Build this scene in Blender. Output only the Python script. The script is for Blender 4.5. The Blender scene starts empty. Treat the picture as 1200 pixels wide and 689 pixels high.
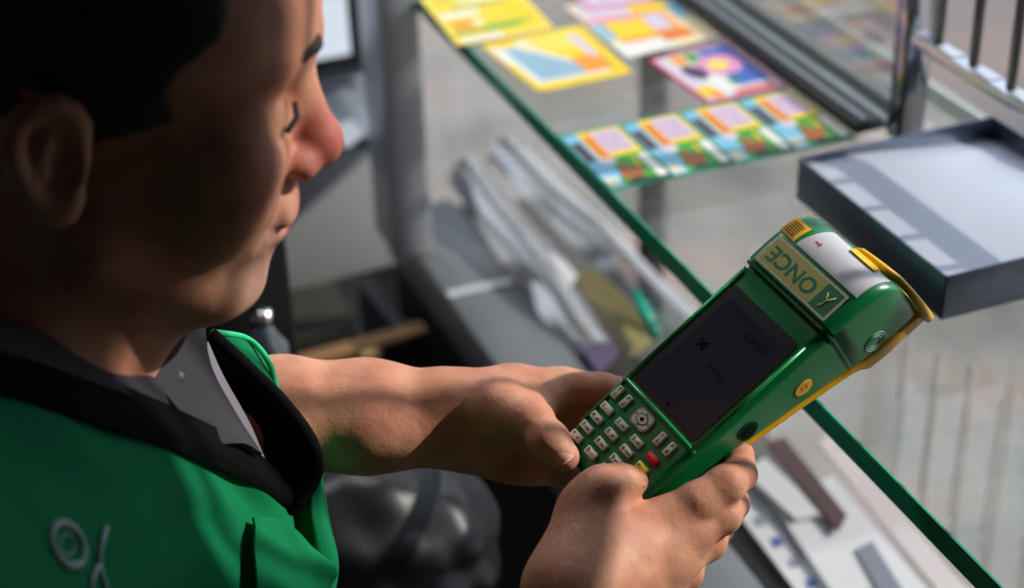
import bpy, bmesh, math, random
import numpy as np
from mathutils import Matrix, Vector
random.seed(4)
C = bpy.context.scene.collection
# ------------------------------------------------------------------ camera (solved from the photo's vanishing points)
PIT, ROLL, YAW, FPX = 5.40885921e-01, -3.46388396e-02, 3.60540764e-01, 2003.59
def cam_axes():
    cy, sy = math.cos(YAW), math.sin(YAW)
    f = np.array([sy*math.cos(PIT), cy*math.cos(PIT), -math.sin(PIT)])
    r = np.array([cy, -sy, 0.]); u = np.cross(r, f)
    return np.array([r*math.cos(ROLL)+u*math.sin(ROLL), u*math.cos(ROLL)-r*math.sin(ROLL), f])
MC = cam_axes(); CP = np.array([0, 0, .65])
cd = bpy.data.cameras.new('camera'); cam = bpy.data.objects.new('camera', cd); C.objects.link(cam)
cam.matrix_world = Matrix(((MC[0][0], MC[1][0], -MC[2][0], CP[0]), (MC[0][1], MC[1][1], -MC[2][1], CP[1]), (MC[0][2], MC[1][2], -MC[2][2], CP[2]), (0, 0, 0, 1)))
cd.sensor_width = 36; cd.lens = FPX/1200*36; cd.clip_start = .05; cd.clip_end = 100
cd.dof.use_dof = True; cd.dof.focus_distance = .985; cd.dof.aperture_fstop = 4.2
bpy.context.scene.camera = cam
sc = bpy.context.scene
sc.view_settings.view_transform = 'Standard'; sc.view_settings.look = 'None'
sc.view_settings.gamma = 1; sc.view_settings.use_curve_mapping = False
sc.view_settings.exposure = 0.1
# ------------------------------------------------------------------ world and sun
w = bpy.data.worlds.new('sky'); sc.world = w; w.use_nodes = True
bg = w.node_tree.nodes['Background']; bg.inputs[0].default_value = (.72, .84, 1.0, 1); bg.inputs[1].default_value = 1.45
SUN_AZ, SUN_EL = math.radians(-12), math.radians(31.5)
sd = bpy.data.lights.new('sun', 'SUN'); sd.energy = 4.2; sd.angle = math.radians(1.0); sd.color = (1, .93, .84)
so = bpy.data.objects.new('sun', sd); C.objects.link(so)
sdir = Vector((math.cos(SUN_AZ)*math.cos(SUN_EL), math.sin(SUN_AZ)*math.cos(SUN_EL), math.sin(SUN_EL)))
so.rotation_euler = sdir.to_track_quat('Z', 'Y').to_euler(); so.location = (3, 0, 3)

# ------------------------------------------------------------------ helpers
def s2l(c):
    return tuple(((x/255)/12.92 if x/255 <= .04045 else ((x/255+.055)/1.055)**2.4) for x in c)
def mat(name, rgb, rough=.5, metal=0, bump=0, bscale=50, var=0, vscale=8, sss=0, spec=.5, coat=0, aniso=None):
    m = bpy.data.materials.new(name); m.use_nodes = True; nt = m.node_tree; b = nt.nodes['Principled BSDF']
    col = s2l(rgb); b.inputs['Base Color'].default_value = (*col, 1)
    b.inputs['Roughness'].default_value = rough; b.inputs['Metallic'].default_value = metal
    b.inputs['Specular IOR Level'].default_value = spec; b.inputs['Coat Weight'].default_value = coat
    if sss: b.inputs['Subsurface Weight'].default_value = sss; b.inputs['Subsurface Radius'].default_value = (.008, .003, .0015); b.inputs['Subsurface Scale'].default_value = 1
    tc = nt.nodes.new('ShaderNodeTexCoord')
    if var:
        n = nt.nodes.new('ShaderNodeTexNoise'); n.inputs['Scale'].default_value = vscale; n.inputs['Detail'].default_value = 5
        nt.links.new(tc.outputs['Object'], n.inputs['Vector'])
        r = nt.nodes.new('ShaderNodeValToRGB'); r.color_ramp.elements[0].position = .3; r.color_ramp.elements[1].position = .7
        r.color_ramp.elements[0].color = (*[c*(1-var) for c in col], 1); r.color_ramp.elements[1].color = (*[min(1, c*(1+var)) for c in col], 1)
        nt.links.new(n.outputs['Fac'], r.inputs['Fac']); nt.links.new(r.outputs['Color'], b.inputs['Base Color'])
    if bump:
        n = nt.nodes.new('ShaderNodeTexNoise'); n.inputs['Scale'].default_value = bscale; n.inputs['Detail'].default_value = 4
        mp = nt.nodes.new('ShaderNodeMapping'); nt.links.new(tc.outputs['Object'], mp.inputs['Vector'])
        if aniso: mp.inputs['Scale'].default_value = aniso
        nt.links.new(mp.outputs['Vector'], n.inputs['Vector'])
        bp = nt.nodes.new('ShaderNodeBump'); bp.inputs['Strength'].default_value = 1; bp.inputs['Distance'].default_value = bump
        nt.links.new(n.outputs['Fac'], bp.inputs['Height']); nt.links.new(bp.outputs['Normal'], b.inputs['Normal'])
    return m
def glass_mat(name, tint, rough=.02, dirt=0, refl=1.0, dirt_col=(170, 165, 160)):
    m = bpy.data.materials.new(name); m.use_nodes = True; nt = m.node_tree; nt.nodes.clear()
    out = nt.nodes.new('ShaderNodeOutputMaterial'); t = nt.nodes.new('ShaderNodeBsdfTransparent'); t.inputs[0].default_value = (*tint, 1)
    g = nt.nodes.new('ShaderNodeBsdfGlossy'); g.inputs['Roughness'].default_value = rough
    fr = nt.nodes.new('ShaderNodeFresnel'); fr.inputs[0].default_value = 1.45
    mx = nt.nodes.new('ShaderNodeMixShader'); ml = nt.nodes.new('ShaderNodeMath'); ml.operation = 'MULTIPLY'; ml.inputs[1].default_value = refl
    nt.links.new(fr.outputs[0], ml.inputs[0]); nt.links.new(ml.outputs[0], mx.inputs[0]); nt.links.new(t.outputs[0], mx.inputs[1]); nt.links.new(g.outputs[0], mx.inputs[2])
    last = mx
    if dirt:
        d = nt.nodes.new('ShaderNodeBsdfDiffuse'); d.inputs[0].default_value = (*s2l(dirt_col), 1)
        m2 = nt.nodes.new('ShaderNodeMixShader'); tc = nt.nodes.new('ShaderNodeTexCoord'); n = nt.nodes.new('ShaderNodeTexNoise')
        n.inputs['Scale'].default_value = 9; n.inputs['Detail'].default_value = 6; nt.links.new(tc.outputs['Object'], n.inputs['Vector'])
        r = nt.nodes.new('ShaderNodeMapRange'); r.inputs[1].default_value = .3; r.inputs[2].default_value = .75; r.inputs[3].default_value = dirt*.4; r.inputs[4].default_value = dirt*1.5
        nt.links.new(n.outputs['Fac'], r.inputs[0]); nt.links.new(r.outputs[0], m2.inputs[0]); nt.links.new(mx.outputs[0], m2.inputs[1]); nt.links.new(d.outputs[0], m2.inputs[2]); last = m2
    nt.links.new(last.outputs[0], out.inputs[0]); return m
def ray(x, y): return np.array([(x-600)/FPX, -(y-344.5)/FPX, 1.]) @ MC
def atz(x, y, z): d = ray(x, y); return CP+d*((z-CP[2])/d[2])
def atd(x, y, D): return CP+ray(x, y)*D
def mesh(name, verts, faces, m, parent=None, smooth=False, mats=None, fm=None):
    me = bpy.data.meshes.new(name); me.from_pydata([tuple(map(float, v)) for v in verts], [], [tuple(f) for f in faces])
    for q in (mats or [m]): me.materials.append(q)
    if fm is not None: me.polygons.foreach_set('material_index', fm)
    if smooth: me.polygons.foreach_set('use_smooth', [True]*len(me.polygons))
    me.update(); o = bpy.data.objects.new(name, me); C.objects.link(o)
    if parent is not None: o.parent = parent
    return o
def bm_obj(name, bm, m, parent=None, smooth=False, angle=None):
    me = bpy.data.meshes.new(name); bm.to_mesh(me); bm.free(); me.materials.append(m)
    if smooth or angle: me.polygons.foreach_set('use_smooth', [True]*len(me.polygons))
    if angle: me.set_sharp_from_angle(angle=angle)
    o = bpy.data.objects.new(name, me); C.objects.link(o)
    if parent is not None: o.parent = parent
    return o
def box_bm(bm, x0, x1, y0, y1, z0, z1, bev=0, M=None):
    r = bmesh.ops.create_cube(bm, size=1); vs = r['verts']
    for v in vs: v.co = Vector((x0+(v.co.x+.5)*(x1-x0), y0+(v.co.y+.5)*(y1-y0), z0+(v.co.z+.5)*(z1-z0)))
    if bev:
        es = list({e for v in vs for e in v.link_edges}); r2 = bmesh.ops.bevel(bm, geom=es, offset=bev, segments=2, affect='EDGES', profile=.5)
        vs = list({v for f in r2['faces'] for v in f.verts} | {v for v in vs if v.is_valid})
    if M is not None:
        for v in vs: v.co = M @ v.co
    return vs
def box(name, x0, x1, y0, y1, z0, z1, m, parent=None, bev=0, M=None):
    bm = bmesh.new(); box_bm(bm, x0, x1, y0, y1, z0, z1, bev, M); return bm_obj(name, bm, m, parent, angle=.6 if bev else None)
def tube(name, pts, rad, m, parent=None, seg=10, closed=False):
    pts = [np.array(p, float) for p in pts]; n = len(pts); vs = []; fs = []
    rads = rad if hasattr(rad, '__len__') else [rad]*n
    prev = None
    for i in range(n):
        if closed: t = pts[(i+1) % n]-pts[i-1]
        else: t = pts[min(i+1, n-1)]-pts[max(i-1, 0)]
        t = t/np.linalg.norm(t)
        a = prev if prev is not None else (np.array([0, 0, 1.]) if abs(t[2]) < .9 else np.array([1., 0, 0]))
        a = a-t*(a@t); a /= np.linalg.norm(a); prev = a; b = np.cross(t, a)
        for k in range(seg):
            q = 2*math.pi*k/seg; vs.append(pts[i]+rads[i]*(a*math.cos(q)+b*math.sin(q)))
    for i in range(n if closed else n-1):
        j = (i+1) % n
        for k in range(seg):
            fs.append((i*seg+k, i*seg+(k+1) % seg, j*seg+(k+1) % seg, j*seg+k))
    if not closed: fs.append(tuple(range(seg))[::-1]); fs.append(tuple((n-1)*seg+k for k in range(seg)))
    return mesh(name, vs, fs, m, parent, smooth=True)
def prism(name, poly, z0, z1, m, parent=None, M=None, smooth=False):
    n = len(poly); vs = [Vector((x, y, z0)) for x, y in poly]+[Vector((x, y, z1)) for x, y in poly]
    if M is not None: vs = [M @ v for v in vs]
    fs = [tuple(range(n))[::-1], tuple(range(n, 2*n))]+[(i, (i+1) % n, n+(i+1) % n, n+i) for i in range(n)]
    return mesh(name, vs, fs, m, parent)
def ellip(cx, cy, rx, ry, n=20, a0=0, a1=2*math.pi, rot=0):
    out = []
    for i in range(n):
        t = a0+(a1-a0)*i/n; x, y = rx*math.cos(t), ry*math.sin(t)
        out.append((cx+x*math.cos(rot)-y*math.sin(rot), cy+x*math.sin(rot)+y*math.cos(rot)))
    return out
def rrect(x0, x1, y0, y1, r, n=5):
    out = []
    for cx, cy, a in ((x1-r, y1-r, 0), (x0+r, y1-r, 90), (x0+r, y0+r, 180), (x1-r, y0+r, 270)):
        for i in range(n+1):
            t = math.radians(a+90*i/n); out.append((cx+r*math.cos(t), cy+r*math.sin(t)))
    return out
def text(name, s, size, M, m, parent=None, depth=.00015, align='CENTER', bold=0, sx=1):
    cu = bpy.data.curves.new(name+'_c', 'FONT'); cu.body = s; cu.size = size; cu.extrude = depth; cu.align_x = align; cu.align_y = 'CENTER'; cu.offset = bold; cu.resolution_u = 3
    t = bpy.data.objects.new(name+'_c', cu); C.objects.link(t); bpy.context.view_layer.update()
    me = bpy.data.meshes.new_from_object(t.evaluated_get(bpy.context.evaluated_depsgraph_get())); bpy.data.objects.remove(t)
    me.transform(M @ Matrix.Diagonal((sx, 1, 1, 1))); me.materials.clear(); me.materials.append(m); me.name = name
    o = bpy.data.objects.new(name, me); C.objects.link(o)
    if parent is not None: o.parent = parent
    return o
def empty(name, loc=(0, 0, 0), rz=0, M=None):
    o = bpy.data.objects.new(name, None); C.objects.link(o); o.empty_display_size = .05
    if M is not None: o.matrix_world = M
    else: o.location = loc; o.rotation_euler.z = rz
    return o
def tag(o, label=None, cat=None, group=None, kind=None):
    for k, v in (('label', label), ('category', cat), ('group', group), ('kind', kind)):
        if v: o[k] = v
    return o
def struct(o): o['kind'] = 'structure'; return o
GZ = -1.0
# pavement outside: light slabs by the kiosk, darker asphalt beyond
def ground_mat(name, a, b_, c, sc_):
    m = mat(name, a, .85); nt = m.node_tree; b = nt.nodes['Principled BSDF']; tc = nt.nodes.new('ShaderNodeTexCoord')
    n = nt.nodes.new('ShaderNodeTexNoise'); n.inputs['Scale'].default_value = sc_; n.inputs['Detail'].default_value = 3
    r = nt.nodes.new('ShaderNodeValToRGB'); r.color_ramp.elements[0].position = .33; r.color_ramp.elements[0].color = (*s2l(a), 1)
    r.color_ramp.elements[1].position = .68; r.color_ramp.elements[1].color = (*s2l(c), 1)
    e = r.color_ramp.elements.new(.5); e.color = (*s2l(b_), 1)
    nt.links.new(tc.outputs['Object'], n.inputs['Vector']); nt.links.new(n.outputs['Fac'], r.inputs[0]); nt.links.new(r.outputs[0], b.inputs['Base Color']); return m
m_pave = ground_mat('pavement', (226, 196, 182), (204, 196, 190), (168, 166, 162), 3.0)
m_asph = ground_mat('asphalt', (122, 106, 98), (110, 100, 95), (92, 88, 86), 2.2)
struct(mesh('ground', [(.9, -3, GZ), (2.2, -3, GZ), (2.2, 12, GZ), (.9, 12, GZ)], [(0, 1, 2, 3)], m_pave)).name = 'ground_pavement'
struct(mesh('ground_street', [(2.2, -12, GZ-.02), (30, -12, GZ-.02), (30, 40, GZ-.02), (2.2, 40, GZ-.02)], [(0, 1, 2, 3)], m_asph))
m_floor = mat('floor_vinyl', (38, 38, 40), .6, bump=.0005, bscale=40)
m_wallw = mat('wall_metal', (84, 84, 88), .45, var=.05, vscale=3)
m_dark = mat('dark_metal', (44, 44, 47), .5)
m_grey = mat('grey_metal', (140, 144, 148), .38, metal=.35, bump=.0002, bscale=30)
m_chrome = mat('chrome', (200, 200, 205), .1, metal=1)
m_steel = mat('brushed_steel', (182, 186, 198), .5, metal=.35, bump=.00025, bscale=900, aniso=(1, .15, 1))
struct(box('floor', -.95, .9, -.6, 3.1, GZ-.03, GZ, m_floor))
struct(box('ceiling', -1.0, 1.0, -.65, 3.15, 1.12, 1.18, m_wallw))
struct(box('wall_right', -.95, .9, -.65, -.6, GZ, 1.12, m_wallw))
struct(box('wall_back', -1.0, -.95, -.6, 3.1, GZ, 1.12, m_wallw))

struct(box('wall_left', -.95, .9, 3.1, 3.15, GZ, 1.12, m_wallw))
struct(box('wall_front', .84, .9, -.6, .10, GZ, 1.12, m_wallw))
struct(box('wall_front_pillar', .80, .9, .10, .49, .0, .44, m_wallw)).name = 'trim_5'  # unseen pillar, kept narrow here so sun reaches the right hand
struct(box('wall_front_shade_panel', .80, .9, .10, .556, .44, .92, m_wallw)).name = 'trim_shade_panel'  # unseen wider panel added to keep sun off the vest and head
struct(box('wall_front_header', .80, .9, -.6, 3.1, .92, 1.12, m_wallw)).name = 'trim_1'
# front glazing of the display case below the counter
lf = empty('ceiling_fill_lamp', (.30, 1.58, 1.10)); tag(lf, 'unseen tube lamp added under the kiosk ceiling as fill light', 'lamp')  # unseen lamp added to brighten the cabinet and column
box('fill_lamp_body', -.32, .32, -.04, .04, -.03, .0, mat('fill_lamp_white', (225, 225, 225), .4), lf, bev=.004)
le = bpy.data.materials.new('fill_lamp_glow'); le.use_nodes = True; le.node_tree.nodes['Principled BSDF'].inputs['Emission Color'].default_value = (.92, .96, 1, 1); le.node_tree.nodes['Principled BSDF'].inputs['Emission Strength'].default_value = 85
tube('fill_lamp_tube', [(-.30, 0, -.048), (.30, 0, -.048)], .013, le, lf)
m_front = glass_mat('case_front_glass', (.93, .93, .92), .05, dirt=.10, refl=.5)
gl = struct(box('window_1', .868, .872, .12, 3.08, -.95, -.02, m_front))
m_refl = mat('reflection_white', (225, 222, 218), .7)
struct(box('trim_2', .86, .885, 1.77, 1.80, GZ, -.02, m_dark))
struct(box('trim_3', .845, .885, .10, 3.1, GZ, GZ+.06, m_dark))
# glass counter
m_ctop = glass_mat('counter_glass', (.90, .92, .91), .03, dirt=.10, refl=.16)
m_edge = mat('green_glass_edge', (34, 158, 116), .25, spec=.5)
bm = bmesh.new(); box_bm(bm, .5165, .866, .16, 2.6, -.017, 0)
co = bm_obj('glass_counter', bm, m_ctop)
tag(co, 'thick clear glass counter top with a bright green front edge', 'counter')
box('glass_edge', .5150, .5166, .16, 2.6, -.0172, .0002, m_edge, co)
box('outer_edge', .8655, .869, .16, 2.6, -.017, .0004, mat('pale_glass_edge', (190, 205, 198), .25), co)
# column, ledges and cabinet on the left
m_col = mat('column_paint', (196, 199, 206), .4, metal=.2, var=.05, vscale=6)
cl = tag(box('support_column', .467, .511, 1.60, 1.68, -.3, 1.12, m_col, bev=.004), 'light grey metal column standing at the far end of the counter', 'column')
x = box('grey_ledge', .492, .575, .35, 1.72, -.36, -.30, m_grey, bev=.004); tag(x, 'long grey metal ledge running below the glass counter edge', 'ledge')
for yy in (1.50, 1.29, 1.12, .8): box('joint_strip', .494, .574, yy, yy+.012, -.302, -.2985, mat('bright_joint', (225, 228, 230), .3, metal=.3), x)
box('support_plate', .50, .53, .35, 1.72, GZ, -.36, m_dark, x)
bs = box('display_shelf', .578, .712, .3, 1.75, -.36, -.34, mat('shelf_dark', (105, 102, 100), .5, var=.1), bev=.001); tag(bs, 'low shelf inside the display case holding papers and sleeves', 'shelf')
box('channel_strip', .576, .60, .35, 1.74, -.34, -.325, mat('channel_black', (30, 31, 34), .4), bs)
box('shelf_post', .60, .62, 1.55, 1.57, GZ, -.36, m_dark, bs)
# white strips drawn on the front glazing as reflections of the bars
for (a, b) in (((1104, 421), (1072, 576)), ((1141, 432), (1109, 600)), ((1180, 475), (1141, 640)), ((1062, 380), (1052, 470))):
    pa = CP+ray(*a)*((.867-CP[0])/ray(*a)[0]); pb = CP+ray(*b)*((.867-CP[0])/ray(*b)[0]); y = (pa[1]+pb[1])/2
    box('bar_reflection', .8665, .868, y-.0010, y+.0010, min(pa[2], pb[2]), max(pa[2], pb[2]), m_refl, gl)
# back rail, upright glass pane, post, sill and bars
rl = tag(box('pane_rail', .748, .775, 1.135, 2.1, .001, .012, m_dark, bev=.001), 'dark metal channel holding the upright glass pane behind the tickets', 'rail')
box('rubber_seal', .7775, .79, 1.135, 2.1, .001, .008, mat('seal_green', (92, 108, 100), .4), rl)
box('chrome_lip', .755, .760, 1.137, 2.1, .012, .0145, m_grey, rl)
box('outer_lip', .792, .797, 1.135, 2.1, .001, .014, mat('seal_black', (28, 28, 30), .4), rl)
pn = tag(box('upright_pane', .7765, .7805, 1.137, 2.1, .012, .92, glass_mat('pane_glass', (.93, .94, .94), .01, dirt=.05, refl=.45)), 'upright clear glass pane rising behind the scratch tickets', 'glass pane')
m_post = mat('post_chrome', (150, 152, 158), .12, metal=1)
ps = tag(box('chrome_post', .7745, .797, 1.1055, 1.128, 0, .92, m_post, bev=.0012), 'square chrome post standing on the glass beside the metal tray', 'post')
box('post_slot', .7735, .7755, 1.107, 1.111, .0, .92, mat('slot_black', (12, 12, 14), .5), ps)
gr = empty('barred_grille', (.786, .7, .095)); tag(gr, 'chrome bar grille over the pass-through slot beside the post', 'grille')
gr_inv = Matrix.Translation((-.786, -.7, -.095))
m_bar = mat('bar_steel', (88, 84, 78), .28, metal=1)
sl = box('sill_rail', .7735, .7885, .552, 1.103, .091, .101, mat('sill_mirror', (205, 206, 212), .22, metal=1, bump=.0004, bscale=60), gr, bev=.0008, M=gr_inv)
box('top_rail', .7735, .8005, .552, 1.103, .895, .91, m_bar, gr, bev=.0008, M=gr_inv)
for i in range(11):
    y = 1.083-i*.049
    tube('bar', [(0, y-.7, .098-.095), (0, y-.7, .90-.095)], .0042, m_bar, gr, seg=12)
    if i < 6:
        box('sun_patch', -.0105, .0015, y-.7+.014, y-.7+.038, .0058, .0068, mat('sun_patch_pale', (196, 200, 208), .35, metal=.5) if i == 0 else bpy.data.materials['sun_patch_pale'], gr)  # pale plates painted as sun patches on the sill between bars
# brushed steel tray: thin walls, dished floor
tr = empty('payment_tray', (.735, .955, 0)); tag(tr, 'brushed steel payment tray with low walls lying on the glass counter', 'tray')
def tray():
    x0, x1, y0, y1, h, t = .646, .83, .852, 1.0575, .036, .0016
    nx, ny = 40, 40; vs = []; fs = []
    for i in range(nx+1):
        for j in range(ny+1):
            x = x0+t+(x1-x0-2*t)*i/nx; y = y0+t+(y1-y0-2*t)*j/ny
            s = (x-x0-.03)/(x1-x0-.03); s = min(1, max(0, s)); q = (y-y0)/(y1-y0)
            z = .0335-.014*(3*s*s-2*s**3)*min(1, q*1.3)-.004*max(0, (q-.88)/.12)
            vs.append((x-.735, y-.955, z))
    for i in range(nx):
        for j in range(ny):
            a = i*(ny+1)+j; fs.append((a, a+ny+1, a+ny+2, a+1))
    mesh('tray_floor', vs, fs, m_steel, tr, smooth=True)
    m_wall = mat('tray_wall_steel', (120, 128, 142), .3, metal=1, bump=.0002, bscale=500, aniso=(1, .1, .1))
    for nme, a in (('side_wall', (x0, x0+t, y0, y1)), ('front_wall', (x0, x1, y0, y0+t)), ('back_wall', (x0, x1, y1-t, y1)), ('side_wall', (x1-t, x1, y0, y1))):
        box(nme, a[0]-.735, a[1]-.735, a[2]-.955, a[3]-.955, .0008, h, m_wall, tr, bev=.0005)
    box('base_plate', x0-.735, x1-.735, y0-.955, y1-.955, .0002, .0012, m_wall, tr)
tray()
kb = empty('plastic_clip', (.742, .838, .0)); tag(kb, 'small black plastic clip in front of the steel tray wall', 'clip')
m_blk = mat('black_plastic', (14, 14, 15), .45)
prism('clip_body', rrect(-.018, .02, -.008, .01, .006), .012, .03, m_blk, kb)
prism('clip_foot', rrect(.0, .03, -.016, .004, .005), .0003, .013, m_blk, kb)
# ------------------------------------------------------------------ tickets
def cm(n, rgb): return mat('print_'+n, rgb, .42)
PM = dict(yellow=cm('yellow', (250, 214, 20)), lemon=cm('lemon', (252, 226, 90)), orange=cm('orange', (246, 158, 40)), dorange=cm('dark_orange', (232, 126, 30)), white=cm('white', (240, 238, 232)),
          lav=cm('lavender', (222, 208, 224)), green=cm('green', (62, 160, 40)), teal=cm('teal', (22, 140, 110)), dgreen=cm('dark_green', (20, 84, 40)), blue=cm('light_blue', (130, 196, 226)), mblue=cm('blue', (70, 104, 190)), grid=cm('grid', (186, 150, 190)),
          brown=cm('brown', (168, 92, 44)), dbrown=cm('dark_brown', (70, 42, 50)), pink=cm('pink', (228, 150, 196)), mag=cm('magenta', (206, 40, 110)), purple=cm('purple', (74, 40, 88)), red=cm('red', (220, 70, 50)), greyblue=cm('grey_blue', (150, 186, 206)), cream=cm('cream', (250, 232, 190)), ygreen=cm('yellow_green', (170, 200, 40)))
PL = list(PM.keys()); PLM = [PM[k] for k in PL]
def card(name, quad, th, base, shapes, label, cat, z0=.0003, group=None, r=.0):
    # quad: corner points bottom-left, bottom-right, top-right, top-left on the counter; shapes: (colour, polygon in 0..1 card space)
    q = [np.array(p[:2]) for p in quad]; org = q[0]
    def uv(s, t): return (1-s)*(1-t)*q[0]+s*(1-t)*q[1]+s*t*q[2]+(1-s)*t*q[3]-org
    o = empty(name, (org[0], org[1], z0)); tag(o, label, cat, group)
    def slab(nm, poly, a, b, mm): return prism(nm, [tuple(uv(s, t)) for s, t in poly], a, b, mm, o)
    slab('card_stock', rrect(0, 1, 0, 1, r) if r else [(0, 0), (1, 0), (1, 1), (0, 1)], 0, th, PM[base])
    for i, (nm, col, poly) in enumerate(shapes):
        slab(nm, poly, th+.00001*(i), th+.00003+.00002*i, PM[col])
    return o
def R(x0, x1, y0, y1): return [(x0, y0), (x1, y0), (x1, y1), (x0, y1)]
def green_shapes():
    S = [('picture', 'green', R(.26, .98, .04, .50)), ('picture', 'blue', R(.02, .26, .04, .96)), ('picture', 'dgreen', R(.35, .98, .02, .10)), ('bar', 'dbrown', R(.04, .20, .48, .82)), ('bar', 'white', R(.82, .97, .08, .47)),
         ('number_panel', 'yellow', R(.26, .96, .50, .97)), ('number_panel', 'orange', R(.28, .46, .48, .90)), ('number_panel', 'lav', R(.45, .91, .57, .94)), ('picture', 'blue', R(.2, .34, .16, .42)),
         ('bar', 'yellow', R(.68, .73, .28, .44)), ('bar', 'cream', R(.04, .12, .06, .20)), ('bar', 'cream', R(.15, .21, .06, .20)), ('picture', 'lav', ellip(.33, .44, .13, .06)),
         ('figure', 'brown', ellip(.48, .19, .17, .09)), ('figure', 'brown', ellip(.60, .22, .12, .06, rot=.5)), ('figure', 'brown', ellip(.46, .31, .08, .06)), ('figure', 'dbrown', ellip(.52, .11, .10, .02))]
    for i in range(4):
        for j in range(3): S.append(('number', 'grid' if (i+j) % 2 else 'pink', ellip(.52+.1*i, .63+.11*j, .03, .035, 8)))
    for j in range(4): S.append(('number', 'dorange', ellip(.37, .54+.09*j, .055, .03, 8)))
    return S
xs = np.linspace(.5165, .7475, 5)
place = ['beside the green glass edge', 'second from the green glass edge', 'third from the green glass edge', 'with its corner under the steel tray']
proto = None
for i in range(4):
    lab = 'green and orange scratch ticket '+place[i]
    if proto is None:
        proto = card('scratch_ticket', [(xs[0], 1.129), (xs[1]-.0006, 1.129), (xs[1]-.0006, 1.243), (xs[0], 1.243)], .0004, 'teal', green_shapes(), lab, 'scratch ticket', group='row of green scratch tickets')
    else:
        c = proto.copy(); C.objects.link(c); c.location.x = xs[i]; c['label'] = lab
        for ch in proto.children:
            d = ch.copy(); C.objects.link(d); d.parent = c
p2 = lambda x, y: tuple(atz(x, y, 0)[:2])
card('scratch_ticket', [(.504, 1.464), (.606, 1.464), (.615, 1.60), (.512, 1.60)], .0005, 'lemon',
     [('print_band', 'yellow', R(.05, .96, .10, .96)), ('print_band', 'white', R(.08, .5, .03, .11)), ('print_band', 'green', R(.05, .75, .17, .22)), ('print_band', 'ygreen', R(.4, .9, .22, .3)), ('print_band', 'white', R(.05, .45, .50, .60)), ('print_band', 'green', R(.2, .8, .66, .70)), ('print_band', 'orange', R(.1, .3, .25, .42)), ('print_band', 'cream', R(.3, .42, .3, .4)), ('print_band', 'green', R(.1, .9, .86, .90)), ('print_band', 'white', R(.3, .8, .74, .8))],
     'yellow ticket with green stripes, overhanging the glass edge by the column', 'scratch ticket', z0=.0032)
card('scratch_ticket', [(.537, 1.335), (.633, 1.338), (.636, 1.467), (.527, 1.462)], .0005, 'yellow',
     [('print_band', 'white', [(.08, .12), (.85, .10), (.3, .85), (.06, .85)]), ('triangle_panel', 'greyblue', [(.14, .17), (.78, .15), (.24, .82), (.13, .82)]), ('print_band', 'white', R(.03, .1, .55, .9)), ('print_band', 'orange', R(.6, .9, .15, .45)), ('print_band', 'lemon', R(.45, .85, .62, .95)), ('print_band', 'lav', [(.80, .4), (.88, .4), (.88, .85), (.76, .85)]), ('print_band', 'cream', R(.3, .42, .7, .95))],
     'yellow ticket with a grey-blue triangle panel and rounded corners', 'scratch ticket', r=.06)
card('scratch_ticket', [(.664, 1.245), (.7465, 1.248), (.7455, 1.366), (.658, 1.357)], .0012, 'mag',
     [('print_band', 'lav', R(.04, .97, .03, .97)), ('picture', 'white', [(.3, .1), (.55, .1), (.35, .95), (.15, .95)]), ('picture', 'mblue', R(.55, .95, .2, .95)), ('picture', 'green', R(.38, .52, .72, .95)), ('picture', 'orange', R(.2, .36, .75, .95)), ('flower', 'pink', ellip(.62, .62, .26, .2)), ('flower', 'lemon', ellip(.6, .62, .13, .1)), ('picture', 'purple', ellip(.28, .58, .11, .16, rot=.3)), ('picture', 'mblue', R(.75, .9, .28, .42)), ('picture', 'red', R(.4, .9, .05, .12)), ('picture', 'yellow', R(.05, .25, .1, .3)), ('picture', 'orange', ellip(.2, .12, .08, .08)), ('picture', 'teal', R(.5, .6, .22, .35))],
     'magenta edged ticket with a pink flower and a dark purple oval', 'scratch ticket')
T4 = [p2(735, 69), p2(842, 43), p2(790, -2), p2(662, 8)]
card('scratch_ticket', T4, .0006, 'cream',
     [('print_band', 'white', R(.0, .55, .0, .22)), ('print_band', 'orange', R(.12, .78, .22, .74)), ('number_panel', 'yellow', R(.14, .5, .3, .62)), ('number_panel', 'lav', R(.52, .72, .35, .68)), ('print_band', 'blue', R(.02, .12, .3, .6)), ('print_band', 'blue', R(.84, .97, .55, .9)), ('print_band', 'dorange', R(.5, .82, .12, .3)), ('print_band', 'yellow', R(.5, .85, .75, .98)), ('print_band', 'pink', R(.02, .48, .62, .7)), ('print_band', 'lav', R(.05, .48, .72, .98))],
     'pale orange ticket with light blue corners lying behind the others', 'scratch ticket')
card('scratch_ticket', [p2(690, 14), p2(770, 3), p2(740, -30), p2(655, -22)], .0006, 'pink', [('print_band', 'lav', R(.1, .9, .1, .9)), ('picture', 'green', ellip(.35, .4, .1, .15)), ('picture', 'grid', ellip(.7, .4, .12, .15))],
     'pink ticket partly under the pale orange one at the frame top', 'scratch ticket', z0=.0016)
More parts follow.
